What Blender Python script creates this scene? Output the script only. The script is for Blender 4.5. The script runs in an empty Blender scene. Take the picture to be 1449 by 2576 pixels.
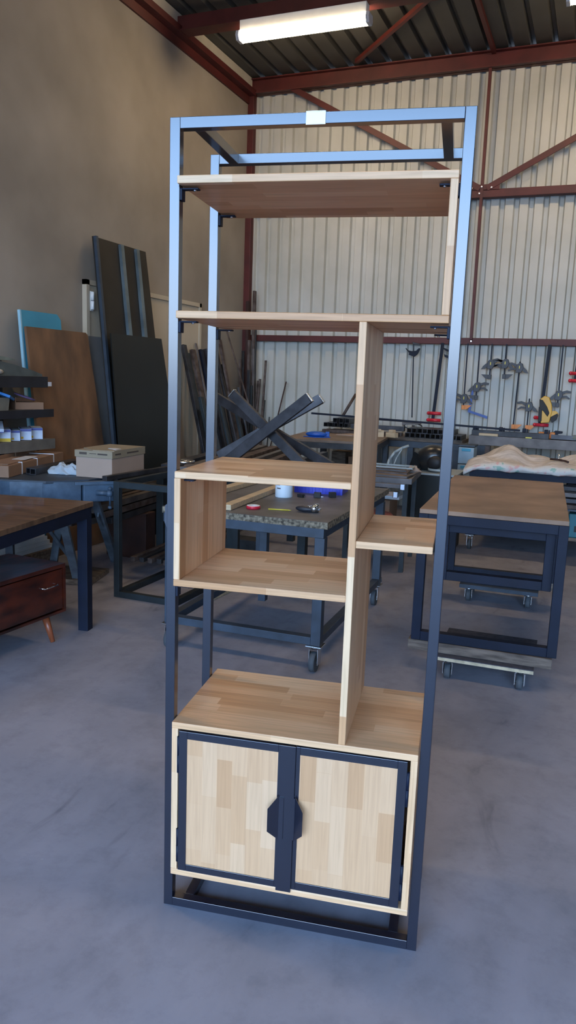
import bpy, bmesh, math, random
from math import radians as rad, sin, cos, pi
from mathutils import Vector, Matrix
random.seed(7)
C = bpy.context.scene.collection
sc = bpy.context.scene

# ------------------------------------------------------------------ materials
def new_mat(name):
    m = bpy.data.materials.new(name); m.use_nodes = True
    nt = m.node_tree; b = nt.nodes['Principled BSDF']
    return m, nt, b
def N(nt, t, **kw):
    n = nt.nodes.new(t)
    for k, v in kw.items(): setattr(n, k, v)
    return n
def ramp(nt, stops):
    r = N(nt, 'ShaderNodeValToRGB'); e = r.color_ramp.elements
    while len(e) < len(stops): e.new(0.5)
    for el, (p, c) in zip(e, stops):
        el.position = p; el.color = (c[0], c[1], c[2], 1)
    return r
def mat(name, col, rough=.6, metal=0.0, var=.15, scale=8, spec=.5, bump=0.0, stretch=(1, 1, 1), col2=None, coat=0.0, detail=6):
    m, nt, b = new_mat(name)
    tc = N(nt, 'ShaderNodeTexCoord'); mp = N(nt, 'ShaderNodeMapping'); mp.inputs['Scale'].default_value = stretch
    no = N(nt, 'ShaderNodeTexNoise'); no.inputs['Scale'].default_value = scale; no.inputs['Detail'].default_value = detail
    nt.links.new(tc.outputs['Object'], mp.inputs['Vector']); nt.links.new(mp.outputs[0], no.inputs['Vector'])
    lo = tuple(c*(1-var) for c in col); hi = tuple(min(1, c*(1+var)) for c in col) if col2 is None else col2
    r = ramp(nt, [(.35, lo), (.68, hi)])
    nt.links.new(no.outputs['Fac'], r.inputs[0]); nt.links.new(r.outputs[0], b.inputs['Base Color'])
    b.inputs['Roughness'].default_value = rough; b.inputs['Metallic'].default_value = metal
    b.inputs['Specular IOR Level'].default_value = spec; b.inputs['Coat Weight'].default_value = coat
    if bump:
        bp = N(nt, 'ShaderNodeBump'); bp.inputs['Strength'].default_value = bump; bp.inputs['Distance'].default_value = .01
        nt.links.new(no.outputs['Fac'], bp.inputs['Height']); nt.links.new(bp.outputs[0], b.inputs['Normal'])
    return m
def wood_block(name, along, across, tones, stave=.042, length=.33, rough=.42, grain=.35):
    """finger-jointed oak: staves of random tone, grain running along them; along/across are axis weight vectors"""
    m, nt, b = new_mat(name)
    tc = N(nt, 'ShaderNodeTexCoord'); oi = N(nt, 'ShaderNodeObjectInfo')
    def dot(v):
        d = N(nt, 'ShaderNodeVectorMath', operation='DOT_PRODUCT'); d.inputs[1].default_value = v
        nt.links.new(tc.outputs['Object'], d.inputs[0]); return d.outputs['Value']
    cx = N(nt, 'ShaderNodeCombineXYZ'); nt.links.new(dot(along), cx.inputs[0]); nt.links.new(dot(across), cx.inputs[1])
    mul = N(nt, 'ShaderNodeMath', operation='MULTIPLY'); mul.inputs[1].default_value = 13.0
    nt.links.new(oi.outputs['Random'], mul.inputs[0])
    cz = N(nt, 'ShaderNodeCombineXYZ'); nt.links.new(mul.outputs[0], cz.inputs[0]); nt.links.new(mul.outputs[0], cz.inputs[1])
    add = N(nt, 'ShaderNodeVectorMath', operation='ADD'); nt.links.new(cx.outputs[0], add.inputs[0]); nt.links.new(cz.outputs[0], add.inputs[1])
    br = N(nt, 'ShaderNodeTexBrick'); br.offset = .37; br.offset_frequency = 3
    br.squash = .7; br.squash_frequency = 2
    for k, v in (('Scale', 1), ('Mortar Size', .0004), ('Mortar Smooth', .2), ('Bias', 0), ('Brick Width', length), ('Row Height', stave)):
        br.inputs[k].default_value = v
    br.inputs['Color1'].default_value = (0, 0, 0, 1); br.inputs['Color2'].default_value = (1, 1, 1, 1); br.inputs['Mortar'].default_value = (.35, .35, .35, 1)
    nt.links.new(add.outputs[0], br.inputs['Vector'])
    r = ramp(nt, [(0, tones[0]), (.3, tones[1]), (.65, tones[2]), (1, tones[3])])
    nt.links.new(br.outputs['Color'], r.inputs[0])
    mp = N(nt, 'ShaderNodeMapping'); mp.inputs['Scale'].default_value = (5, 130, 1); nt.links.new(add.outputs[0], mp.inputs['Vector'])
    no = N(nt, 'ShaderNodeTexNoise'); no.inputs['Scale'].default_value = 1.2; no.inputs['Detail'].default_value = 4; no.inputs['Distortion'].default_value = .6
    nt.links.new(mp.outputs[0], no.inputs['Vector'])
    g = ramp(nt, [(.3, (1-grain, 1-grain*1.1, 1-grain*1.25)), (.6, (1, 1, 1))]); nt.links.new(no.outputs['Fac'], g.inputs[0])
    mx = N(nt, 'ShaderNodeMix', data_type='RGBA', blend_type='MULTIPLY'); mx.inputs['Factor'].default_value = .55
    nt.links.new(r.outputs[0], mx.inputs['A']); nt.links.new(g.outputs[0], mx.inputs['B'])
    nt.links.new(mx.outputs['Result'], b.inputs['Base Color'])
    b.inputs['Roughness'].default_value = rough; b.inputs['Specular IOR Level'].default_value = .35
    return m
OAKT = [(.55, .265, .11), (.72, .405, .205), (.775, .465, .25), (.82, .535, .31)]
M = {}
M['oak_x'] = wood_block('oak_staves_along_width', (1, 0, 0), (0, 1, .9), OAKT, length=.42)
M['oak_z'] = wood_block('oak_staves_upright', (0, 0, 1), (.9, 1, 0), OAKT, stave=.044, length=.4)
M['oak_door'] = wood_block('oak_door_panel_staves', (0, 0, 1), (1, 0, 0), [(.52, .27, .125), (.605, .338, .17), (.64, .372, .198), (.68, .415, .235)], stave=.04, length=.19, grain=.2)
M['navy'] = mat('dark_blue_lacquered_steel', (.0105, .0115, .020), rough=.24, var=.08, spec=.8, scale=30, coat=.4)
M['navy'].node_tree.nodes['Principled BSDF'].inputs['Coat Roughness'].default_value = .16
M['navy_matt'] = mat('navy_painted_table_steel', (.005, .009, .023), rough=.55, var=.2, spec=.25)
M['black_steel'] = mat('black_raw_steel', (.028, .027, .03), rough=.45, metal=.3, var=.5, scale=12)
M['raw_steel'] = mat('raw_steel_profile', (.055, .055, .062), rough=.42, metal=.5, var=.35, scale=9)
M['bright_steel'] = mat('cut_bright_steel', (.65, .66, .68), rough=.25, metal=1, var=.2)
M['chrome'] = mat('chromed_steel', (.75, .76, .78), rough=.15, metal=1, var=.05)
M['rust_steel'] = mat('rusty_brown_steel', (.085, .05, .038), rough=.65, metal=.1, var=.5, scale=14, col2=(.13, .10, .09))
M['zinc'] = mat('galvanised_screw', (.8, .8, .82), rough=.25, metal=1, var=.05)
M['bench_blue'] = mat('grey_blue_painted_steel', (.040, .075, .12), rough=.48, var=.3, scale=14, col2=(.065, .11, .165))
M['leg_blue'] = mat('pale_grey_blue_leg_paint', (.085, .115, .155), rough=.5, var=.25, scale=14, col2=(.13, .17, .215))
M['bench_grey'] = mat('blue_grey_bench_steel', (.030, .045, .066), rough=.5, var=.25, scale=10)
M['frame_grey'] = mat('dark_green_grey_steel_tube', (.017, .025, .03), rough=.5, var=.25, metal=.2)
M['red'] = mat('red_oxide_painted_steel', (.075, .011, .010), rough=.55, var=.2, scale=5)
M['tape'] = mat('red_plastic', (.55, .02, .04), rough=.35, var=.05)
M['darkplastic'] = mat('black_clamp_plastic', (.022, .024, .032), rough=.45, var=.2)
M['blueplastic'] = mat('bright_blue_plastic', (.02, .035, .42), rough=.35, var=.1)
M['bluemask'] = mat('glossy_blue_plastic', (.01, .10, .50), rough=.25, var=.1)
M['orange'] = mat('orange_plastic', (.62, .20, .02), rough=.4, var=.1)
M['yellow'] = mat('yellow_plastic', (.65, .36, .02), rough=.4, var=.1)
M['green'] = mat('dark_green_plastic', (.02, .12, .07), rough=.4, var=.1)
M['bluesteel'] = mat('blue_painted_square', (.02, .07, .30), rough=.4, var=.1)
M['white'] = mat('white_sheet_material', (.72, .76, .78), rough=.5, var=.05)
M['white_label'] = mat('white_glossy_label', (.95, .96, .98), rough=.25, var=.01)
M['cyan'] = mat('light_blue_foam_board', (.045, .27, .40), rough=.6, var=.1, scale=3)
M['cyan_edge'] = mat('pale_blue_board_edge', (.30, .52, .62), rough=.6, var=.05)
M['grey_board'] = mat('matt_grey_board', (.17, .175, .18), rough=.6, var=.08, scale=3)
M['brown_board'] = mat('grey_brown_board', (.20, .17, .14), rough=.6, var=.08, scale=3)
M['door_paint'] = mat('beige_painted_door', (.47, .41, .31), rough=.5, var=.04, scale=2)
M['old_wood'] = mat('stained_plywood_brown', (.135, .075, .042), rough=.6, var=.3, scale=2.6, stretch=(2, 2, .8), col2=(.225, .115, .056), bump=.1)
M['table_brown'] = mat('brown_stained_table_top', (.10, .052, .026), rough=.45, var=.35, scale=5, stretch=(1, 7, 1), col2=(.165, .088, .045), coat=.1)
M['table_brown2'] = mat('rust_brown_table_top', (.22, .125, .07), rough=.5, var=.25, scale=3.2, col2=(.35, .21, .125), detail=10)
M['mahogany'] = mat('dark_mahogany_lacquer', (.018, .004, .003), rough=.30, var=.4, scale=5, stretch=(6, 1, 3), col2=(.10, .017, .006), coat=.25)
M['leg_wood'] = mat('orange_brown_leg_wood', (.24, .065, .025), rough=.35, var=.3, scale=20, stretch=(3, 3, .5))
M['chipboard'] = mat('worn_grey_chipboard_top', (.06, .06, .066), rough=.55, var=.5, scale=3, col2=(.15, .15, .16), detail=12)
M['chip_edge'] = mat('ragged_chipboard_edge', (.10, .085, .06), rough=.9, var=.6, scale=60, col2=(.28, .24, .17), bump=.4)
M['midtop'] = mat('dusty_brown_bench_top', (.20, .145, .105), rough=.6, var=.25, scale=4)
M['pine'] = mat('pale_pine_batten', (.52, .40, .25), rough=.6, var=.15, scale=6, stretch=(1, 8, 8))
M['plywood_edge'] = mat('plywood_edge', (.50, .42, .28), rough=.7, var=.2, scale=40)
M['oldplank'] = mat('weathered_plank', (.12, .09, .07), rough=.8, var=.4, scale=8, stretch=(1, 6, 6), col2=(.2, .155, .12), bump=.2)
M['darkcarpet'] = mat('dark_grey_dolly_deck', (.06, .06, .075), rough=.9, var=.25, scale=40)
M['card'] = mat('brown_cardboard', (.24, .14, .085), rough=.8, var=.1, scale=4)
M['card_pale'] = mat('pale_cardboard', (.36, .265, .205), rough=.8, var=.05, scale=4)
M['card_band'] = mat('olive_printed_cardboard_band', (.27, .225, .155), rough=.8, var=.05, scale=4)
M['print'] = mat('dark_print_ink', (.07, .055, .045), rough=.8, var=.05)
M['strap'] = mat('white_packing_strap', (.62, .64, .68), rough=.5, var=.05)
M['black_sheet'] = mat('dark_brown_black_sheet', (.017, .0145, .010), rough=.6, var=.25, scale=4)
M['sheet_rib'] = mat('galvanised_rib_strip', (.16, .21, .24), rough=.35, metal=.5, var=.25, scale=5)
M['dark_panel'] = mat('near_black_green_panel', (.007, .009, .008), rough=.4, var=.25, scale=2, spec=.4)
M['rack_black'] = mat('black_rack_shelf_edge', (.012, .013, .018), rough=.5, var=.3)
M['rack_wood'] = mat('dusty_wooden_shelf_edge', (.11, .10, .085), rough=.8, var=.2, scale=10)
M['bag'] = mat('dark_grey_green_padded_bag', (.075, .09, .085), rough=.8, var=.25, scale=10, bump=.2)
M['bag_light'] = mat('olive_grey_cloth', (.16, .18, .15), rough=.9, var=.2, scale=10, bump=.2)
M['paper'] = mat('crumpled_white_paper', (.52, .53, .55), rough=.8, var=.1)
M['bin'] = mat('dusty_grey_bin', (.15, .14, .11), rough=.7, var=.2)
M['purple'] = mat('purple_abrasive_disc', (.13, .09, .20), rough=.9, var=.1, scale=60)
M['box_white'] = mat('white_carton', (.50, .58, .70), rough=.6, var=.12, scale=15)
M['box_blue'] = mat('violet_blue_carton_print', (.07, .09, .30), rough=.6, var=.1)
M['box_yellow'] = mat('yellow_carton_print', (.62, .42, .03), rough=.6, var=.05)
M['bluebag'] = mat('blue_packet', (.02, .16, .45), rough=.4, var=.1)
M['rag'] = mat('white_rag_cloth', (.36, .42, .47), rough=.9, var=.15, scale=9)
M['black'] = mat('matt_black', (.010, .010, .012), rough=.6, var=.1)
M['rubber'] = mat('grey_rubber', (.07, .08, .09), rough=.7, var=.1)
M['visor'] = mat('black_helmet_shell', (.012, .014, .016), rough=.3, var=.2, spec=.6)
M['teal'] = mat('teal_machine_paint', (.005, .12, .16), rough=.45, var=.1)
M['drawerplastic'] = mat('grey_translucent_plastic', (.26, .36, .42), rough=.3, var=.1)
M['tin'] = mat('white_tin_paint', (.62, .72, .80), rough=.4, var=.03)
M['timber'] = mat('dark_timber_block', (.045, .045, .045), rough=.85, var=.3, scale=9)
M['redtimber'] = mat('dark_red_timber', (.035, .012, .008), rough=.7, var=.3, scale=9)
M['seat_red'] = mat('red_brown_stool_seat', (.22, .06, .05), rough=.5, var=.1)
M['hose'] = mat('pale_grey_hose', (.30, .33, .32), rough=.5, var=.1)
M['pencil'] = mat('yellow_pencil_paint', (.60, .52, .05), rough=.4, var=.05)
M['frame_bar'] = mat('painted_grey_flat_frame', (.13, .115, .11), rough=.5, var=.3, metal=.3)

def floral():
    m, nt, b = new_mat('white_floral_quilt')
    tc = N(nt, 'ShaderNodeTexCoord')
    no = N(nt, 'ShaderNodeTexNoise'); no.inputs['Scale'].default_value = 14; no.inputs['Detail'].default_value = 3
    nt.links.new(tc.outputs['Object'], no.inputs['Vector'])
    r = ramp(nt, [(.0, (.50, .33, .30)), (.36, (.60, .38, .36)), (.42, (.58, .56, .52)), (.58, (.60, .58, .54)), (.64, (.25, .42, .36)), (1, (.33, .45, .45))])
    nt.links.new(no.outputs['Fac'], r.inputs[0]); nt.links.new(r.outputs[0], b.inputs['Base Color'])
    b.inputs['Roughness'].default_value = .9
    return m
M['floral'] = floral()
M['quilt'] = mat('faded_cream_quilt_top', (.50, .44, .38), rough=.9, var=.15, scale=9, stretch=(1, 3, 1), col2=(.68, .62, .57))

def concrete():
    m, nt, b = new_mat('power_floated_concrete')
    tc = N(nt, 'ShaderNodeTexCoord')
    n1 = N(nt, 'ShaderNodeTexNoise'); n1.inputs['Scale'].default_value = 1.6; n1.inputs['Detail'].default_value = 9; n1.inputs['Roughness'].default_value = .65; n1.inputs['Distortion'].default_value = .8
    n2 = N(nt, 'ShaderNodeTexNoise'); n2.inputs['Scale'].default_value = 9; n2.inputs['Detail'].default_value = 10; n2.inputs['Roughness'].default_value = .7
    n3 = N(nt, 'ShaderNodeTexVoronoi'); n3.inputs['Scale'].default_value = 4.2
    for n in (n1, n2, n3): nt.links.new(tc.outputs['Object'], n.inputs['Vector'])
    r1 = ramp(nt, [(.28, (.215, .215, .25)), (.50, (.275, .272, .312)), (.72, (.32, .318, .36))])
    r2 = ramp(nt, [(.30, (.80, .80, .81)), (.52, (1, 1, 1)), (.80, (1.0, .99, .98))])
    n4 = N(nt, 'ShaderNodeTexNoise'); n4.inputs['Scale'].default_value = 3.4; n4.inputs['Detail'].default_value = 5; n4.inputs['Distortion'].default_value = 1.6
    mp4 = N(nt, 'ShaderNodeMapping'); mp4.inputs['Scale'].default_value = (1.5, .55, 1); mp4.inputs['Rotation'].default_value = (0, 0, .6)
    nt.links.new(tc.outputs['Object'], mp4.inputs['Vector']); nt.links.new(mp4.outputs[0], n4.inputs['Vector'])
    r4 = ramp(nt, [(.27, (.62, .62, .64)), (.37, (.93, .93, .94)), (.5, (1, 1, 1)), (.7, (1.07, 1.06, 1.07))])
    nt.links.new(n4.outputs['Fac'], r4.inputs[0])
    r3 = ramp(nt, [(.0, (1.9, 1.9, 1.9)), (.014, (1.5, 1.5, 1.5)), (.03, (1, 1, 1))])   # pale specks of dropped plaster
    nt.links.new(n1.outputs['Fac'], r1.inputs[0]); nt.links.new(n2.outputs['Fac'], r2.inputs[0]); nt.links.new(n3.outputs['Distance'], r3.inputs[0])
    a = N(nt, 'ShaderNodeMix', data_type='RGBA', blend_type='MULTIPLY'); a.inputs['Factor'].default_value = 1
    nt.links.new(r1.outputs[0], a.inputs['A']); nt.links.new(r2.outputs[0], a.inputs['B'])
    c = N(nt, 'ShaderNodeMix', data_type='RGBA', blend_type='MULTIPLY'); c.inputs['Factor'].default_value = .7
    nt.links.new(a.outputs['Result'], c.inputs['A']); nt.links.new(r3.outputs[0], c.inputs['B'])
    d = N(nt, 'ShaderNodeMix', data_type='RGBA', blend_type='MULTIPLY'); d.inputs['Factor'].default_value = .8
    nt.links.new(c.outputs['Result'], d.inputs['A']); nt.links.new(r4.outputs[0], d.inputs['B'])
    nt.links.new(d.outputs['Result'], b.inputs['Base Color'])
    b.inputs['Roughness'].default_value = .62; b.inputs['Specular IOR Level'].default_value = .35
    bp = N(nt, 'ShaderNodeBump'); bp.inputs['Strength'].default_value = .08; bp.inputs['Distance'].default_value = .01
    nt.links.new(n2.outputs['Fac'], bp.inputs['Height']); nt.links.new(bp.outputs[0], b.inputs['Normal'])
    return m
M['floor'] = concrete()
M['plaster'] = mat('rough_beige_plaster_wall', (.255, .225, .19), rough=.9, var=.10, scale=1.3, col2=(.315, .28, .24), bump=.05, detail=8)
M['cladding'] = mat('off_white_trapezoidal_cladding', (.44, .45, .41), rough=.5, var=.05, scale=2, col2=(.50, .51, .48))
M['deck'] = mat('dark_grey_roof_deck', (.055, .055, .052), rough=.6, var=.15, scale=2)
M['strip'] = mat('pale_wall_head_flashing', (.45, .43, .38), rough=.6, var=.05)
M['yard'] = mat('asphalt_yard', (.10, .10, .10), rough=.9, var=.2)

def emis(name, col, s):
    m, nt, b = new_mat(name)
    b.inputs['Base Color'].default_value = (1, 1, 1, 1)
    b.inputs['Emission Color'].default_value = (*col, 1); b.inputs['Emission Strength'].default_value = s
    return m
TUBE = 62
M['tube'] = emis('lit_fluorescent_diffuser', (1, .74, .45), TUBE)

# ------------------------------------------------------------------ geometry
class MB:
    def __init__(s): s.bm = bmesh.new()
    def _add(s, verts, faces, smooth=False):
        vs = [s.bm.verts.new(v) for v in verts]
        for f in faces:
            try:
                nf = s.bm.faces.new([vs[i] for i in f]); nf.smooth = smooth
            except ValueError: pass
        return s
    def box(s, x0, x1, y0, y1, z0, z1, bev=0.0, mx=None):
        t = bmesh.new()
        v = [t.verts.new(p) for p in [(x0,y0,z0),(x1,y0,z0),(x1,y1,z0),(x0,y1,z0),(x0,y0,z1),(x1,y0,z1),(x1,y1,z1),(x0,y1,z1)]]
        for f in [(0,3,2,1),(4,5,6,7),(0,1,5,4),(1,2,6,5),(2,3,7,6),(3,0,4,7)]: t.faces.new([v[i] for i in f])
        return s._merge(t, bev, mx)
    def _merge(s, t, bev=0, mx=None, smooth=False):
        bmesh.ops.recalc_face_normals(t, faces=t.faces[:])
        if bev: bmesh.ops.bevel(t, geom=t.edges[:], offset=bev, segments=2, affect='EDGES', profile=.5)
        if mx is not None: bmesh.ops.transform(t, matrix=mx, verts=t.verts[:])
        idx = {}
        for i, v in enumerate(t.verts): idx[v] = s.bm.verts.new(v.co)
        for f in t.faces:
            try:
                nf = s.bm.faces.new([idx[v] for v in f.verts]); nf.smooth = smooth or f.smooth
            except ValueError: pass
        t.free(); return s
    def beam(s, p0, p1, w, h, up=(0, 0, 1), bev=.002):
        """bar of section w (sideways) x h (towards up) from p0 to p1"""
        p0, p1 = Vector(p0), Vector(p1); d = (p1-p0); L = d.length; d.normalize()
        u = Vector(up); u = (u - d*u.dot(d))
        if u.length < 1e-4: u = Vector((0, 1, 0)) - d*d.y
        u.normalize(); r = d.cross(u)
        mx = Matrix((( r.x, d.x, u.x, p0.x), (r.y, d.y, u.y, p0.y), (r.z, d.z, u.z, p0.z), (0, 0, 0, 1)))
        return s.box(-w/2, w/2, 0, L, -h/2, h/2, bev=min(bev, w/4, h/4), mx=mx)
    def cyl(s, p0, p1, r0, r1=None, seg=16, cap=True):
        r1 = r0 if r1 is None else r1
        p0, p1 = Vector(p0), Vector(p1); d = (p1-p0).normalized()
        a = Vector((0, 0, 1)) if abs(d.z) < .9 else Vector((1, 0, 0))
        x = d.cross(a).normalized(); y = d.cross(x)
        vs, fs = [], []
        for p, r in ((p0, r0), (p1, r1)):
            for i in range(seg):
                t = 2*pi*i/seg; vs.append(p + x*r*cos(t) + y*r*sin(t))
        bvs = [s.bm.verts.new(v) for v in vs]
        for i in range(seg):
            j = (i+1) % seg
            f = s.bm.faces.new([bvs[i], bvs[j], bvs[seg+j], bvs[seg+i]]); f.smooth = True
        if cap: s.bm.faces.new(bvs[:seg][::-1]); s.bm.faces.new(bvs[seg:])
        return s
    def path(s, pts, r, seg=10):
        for a, b in zip(pts[:-1], pts[1:]): s.cyl(a, b, r, seg=seg)
        for p in pts[1:-1]: s.ball(p, (r, r, r), 8, 6)
        return s
    def ball(s, c, r, nu=16, nv=10, mx=None):
        t = bmesh.new(); bmesh.ops.create_uvsphere(t, u_segments=nu, v_segments=nv, radius=1)
        m = Matrix.Translation(c) @ (mx or Matrix.Identity(4)) @ Matrix.Diagonal((*r, 1))
        bmesh.ops.transform(t, matrix=m, verts=t.verts[:])
        return s._merge(t, smooth=True)
    def prism(s, pts, axis, a, b, bev=0, mx=None):
        """polygon pts in the plane normal to axis, extruded from a to b; axis 'y' -> pts are (x,z); 'z' -> (x,y); 'x' -> (y,z)"""
        f = {'y': lambda p, t: (p[0], t, p[1]), 'z': lambda p, t: (p[0], p[1], t), 'x': lambda p, t: (t, p[0], p[1])}[axis]
        t = bmesh.new(); n = len(pts)
        v0 = [t.verts.new(f(p, a)) for p in pts]; v1 = [t.verts.new(f(p, b)) for p in pts]
        t.faces.new(v0); t.faces.new(v1[::-1])
        for i in range(n):
            j = (i+1) % n; t.faces.new([v0[i], v1[i], v1[j], v0[j]])
        return s._merge(t, bev, mx)
    def lathe(s, prof, c=(0, 0, 0), seg=28, mx=None):
        t = bmesh.new(); rings = []
        for r, z in prof:
            rings.append([t.verts.new((r*cos(2*pi*i/seg), r*sin(2*pi*i/seg), z)) for i in range(seg)] if r > 1e-5 else [t.verts.new((0, 0, z))])
        for A, B in zip(rings[:-1], rings[1:]):
            for i in range(seg):
                j = (i+1) % seg
                q = [A[i % len(A)], A[j % len(A)], B[j % len(B)], B[i % len(B)]]
                u = list(dict.fromkeys(q))
                if len(u) > 2: t.faces.new(u).smooth = True
        m = Matrix.Translation(c) @ (mx or Matrix.Identity(4))
        bmesh.ops.transform(t, matrix=m, verts=t.verts[:])
        bmesh.ops.recalc_face_normals(t, faces=t.faces[:])
        return s._merge(t)
    def tubebox(s, x0, x1, y0, y1, z0, z1, th=.003, axis='y'):
        """square hollow tube open at both ends, lying along axis"""
        if axis == 'y':
            s.box(x0, x0+th, y0, y1, z0, z1).box(x1-th, x1, y0, y1, z0, z1).box(x0+th, x1-th, y0, y1, z0, z0+th).box(x0+th, x1-th, y0, y1, z1-th, z1)
        else:
            s.box(x0, x1, y0, y0+th, z0, z1).box(x0, x1, y1-th, y1, z0, z1).box(x0, x1, y0+th, y1-th, z0, z0+th).box(x0, x1, y0+th, y1-th, z1-th, z1)
        return s
def obj(name, mb, m, parent=None, world=False):
    me = bpy.data.meshes.new(name); bmesh.ops.recalc_face_normals(mb.bm, faces=mb.bm.faces[:])
    if world and parent is not None:
        r = parent
        mt = Matrix.Identity(4)
        while r is not None:
            mt = (Matrix.Translation(r.location) @ r.rotation_euler.to_matrix().to_4x4()) @ mt; r = r.parent
        bmesh.ops.transform(mb.bm, matrix=mt.inverted(), verts=mb.bm.verts[:])
    mb.bm.to_mesh(me); mb.bm.free()
    me.materials.append(M[m] if isinstance(m, str) else m)
    o = bpy.data.objects.new(name, me); C.objects.link(o)
    if parent is not None: o.parent = parent
    return o
def thing(name, label, cat, loc=(0, 0, 0), rotz=0, group=None):
    o = bpy.data.objects.new(name, None); C.objects.link(o); o.empty_display_size = .1
    o.location = loc; o.rotation_euler = (0, 0, rotz); o['label'] = label; o['category'] = cat
    if group: o['group'] = group
    return o
def tag(o, label, cat, group=None):
    o['label'] = label; o['category'] = cat
    if group: o['group'] = group
    return o
def struct(name, mb, m, label=None, cat=None):
    o = obj(name, mb, m); o['kind'] = 'structure'
    if label: o['label'] = label
    if cat: o['category'] = cat
    return o
def dup(root, loc=None, rotz=None, label=None):
    r = root.copy(); C.objects.link(r)
    if loc is not None: r.location = loc
    if rotz is not None: r.rotation_euler = (0, 0, rotz)
    if label: r['label'] = label
    for ch in list(root.children):
        c = ch.copy(); C.objects.link(c); c.parent = r
        for g in ch.children:
            d = g.copy(); C.objects.link(d); d.parent = c
    return r

# ------------------------------------------------------------------ the hall
XL, YB, XR, YF, ZR = -3.10, 7.0, 6.5, -7.0, 4.775
struct('floor', MB().box(XL-.2, XR+.2, YF-.2, YB+.25, -.1, 0), 'floor')
struct('yard_ground', MB().box(-30, 30, -40, YF-.2, -.12, -.02), 'yard')
struct('wall_left', MB().box(XL-.2, XL, YF, YB+.2, 0, ZR+.1), 'plaster')
struct('wall_right', MB().box(XR, XR+.2, YF, YB+.2, 0, ZR+.1), 'plaster')
OPX0, OPX1, OPZ = -2.7, 6.0, 4.6
struct('wall_front', MB().box(XL, OPX0, YF-.2, YF, 0, ZR+.1).box(OPX1, XR, YF-.2, YF, 0, ZR+.1).box(OPX0, OPX1, YF-.2, YF, OPZ, ZR+.1), 'plaster')
def clad_profile(x0, x1, pitch, y, depth):
    p = []; x = x0
    while x < x1:
        p += [(x, y), (x+pitch*.56, y), (x+pitch*.64, y+depth), (x+pitch*.90, y+depth)]
        x += pitch
    p.append((x, y)); return p
def sheet(pts, z0, z1, th, axis='z'):
    """corrugated sheet: polyline pts in xy swept from z0 to z1 with thickness"""
    mb = MB(); n = len(pts)
    for off in (0, th):
        vs = [mb.bm.verts.new((x, y+off, z0)) for x, y in pts]; ws = [mb.bm.verts.new((x, y+off, z1)) for x, y in pts]
        for i in range(n-1): mb.bm.faces.new([vs[i], vs[i+1], ws[i+1], ws[i]] if off == 0 else [vs[i], ws[i], ws[i+1], vs[i+1]])
    return mb
struct('wall_back', sheet(clad_profile(XL, XR+.1, .148, YB, .042), 0, ZR, .004), 'cladding')
def roofsheet():
    mb = MB(); x = XL; n = 0; pts = []
    while x < XR+.2:
        pts += [(x, ZR), (x+.15, ZR), (x+.165, ZR+.045), (x+.195, ZR+.045)]; x += .21
    vs = [mb.bm.verts.new((a, YF-.2, b)) for a, b in pts]; ws = [mb.bm.verts.new((a, YB+.1, b)) for a, b in pts]
    for i in range(len(pts)-1): mb.bm.faces.new([vs[i], vs[i+1], ws[i+1], ws[i]])
    vs = [mb.bm.verts.new((a, YF-.2, b+.06)) for a, b in ((XL-.2, ZR), (XR+.3, ZR))]; ws = [mb.bm.verts.new((a, YB+.25, b+.06)) for a, b in ((XL-.2, ZR), (XR+.3, ZR))]
    mb.bm.faces.new([vs[0], ws[0], ws[1], vs[1]])
    return mb
struct('ceiling', roofsheet(), 'deck')
# steelwork
def ibeam_x(x0, x1, y, z0, z1, w=.09):
    return MB().box(x0, x1, y-w/2, y+w/2, z0, z0+.012).box(x0, x1, y-w/2, y+w/2, z1-.012, z1).box(x0, x1, y-.006, y+.006, z0, z1)
struct('trim_1', ibeam_x(XL, XR, 6.93, 4.60, 4.76, .12), 'red', 'red steel beam along the head of the clad back wall')
struct('trim_2', MB().box(XL, XL+.10, YF, YB-.1, 4.58, 4.64).box(XL, XL+.02, YF, YB-.1, 4.5, 4.64), 'red', 'red steel angle along the head of the plastered wall')
struct('trim_3', MB().box(XL, XL+.05, YF, YB-.1, 4.64, 4.77), 'strip', 'pale flashing between red angle and roof deck')
struct('trim_4', MB().box(XL, XR, 5.22, 5.30, 4.60, 4.73).box(XL, XR, 5.18, 5.34, 4.59, 4.60), 'red', 'red steel roof beam carrying the strip lights')
struct('trim_5', MB().box(XL, XR, 6.90, 6.99, 3.35, 3.43, bev=.004), 'red', 'red steel girt halfway up the clad back wall')
struct('trim_6', MB().box(XL, XR, 6.93, 6.99, 1.85, 1.92, bev=.004), 'red', 'low red steel girt above the hanging clamps')
struct('trim_7', MB().box(XL+.0, XL+.075, 6.90, 6.98, 0, 4.6, bev=.004), 'red', 'red steel corner column')
struct('trim_8', MB().beam((-.385, 6.915, 4.6), (-.375, 6.915, 1.9), .035, .03), 'red', 'thin upright red tie on the clad back wall')
b = MB().beam((-2.56, 6.9, 4.62), (-.40, 6.9, 3.44), .012, .06, up=(0, 0, 1))
struct('trim_9', b, 'red', 'red diagonal brace falling to the girt joint')
b = MB().beam((-.33, 6.9, 3.44), (1.9, 6.9, 4.6), .012, .06)
struct('trim_10', b, 'red', 'red diagonal brace rising away from the girt joint')
g = MB()
for (x, z) in ((-.48, 3.445), (-.38, 3.455), (-.28, 3.445), (-.40, 3.39)): g.cyl((x, 6.905, z), (x, 6.885, z), .008)
g.cyl((-.375, 6.93, 1.885), (-.375, 6.915, 1.885), .008)
struct('trim_11', g, 'zinc', 'bolt heads at the brace joint')
struct('trim_12', MB().prism([(-.58, 3.42), (-.2, 3.42), (-.2, 3.48), (-.58, 3.48)], 'y', 6.90, 6.91), 'red')
b = MB().beam((-1.75, 6.7, 4.735), (.15, 4.6, 4.735), .04, .04)
struct('trim_13', b, 'red', 'red roof wind brace crossing the dark deck')
b = MB()
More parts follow.
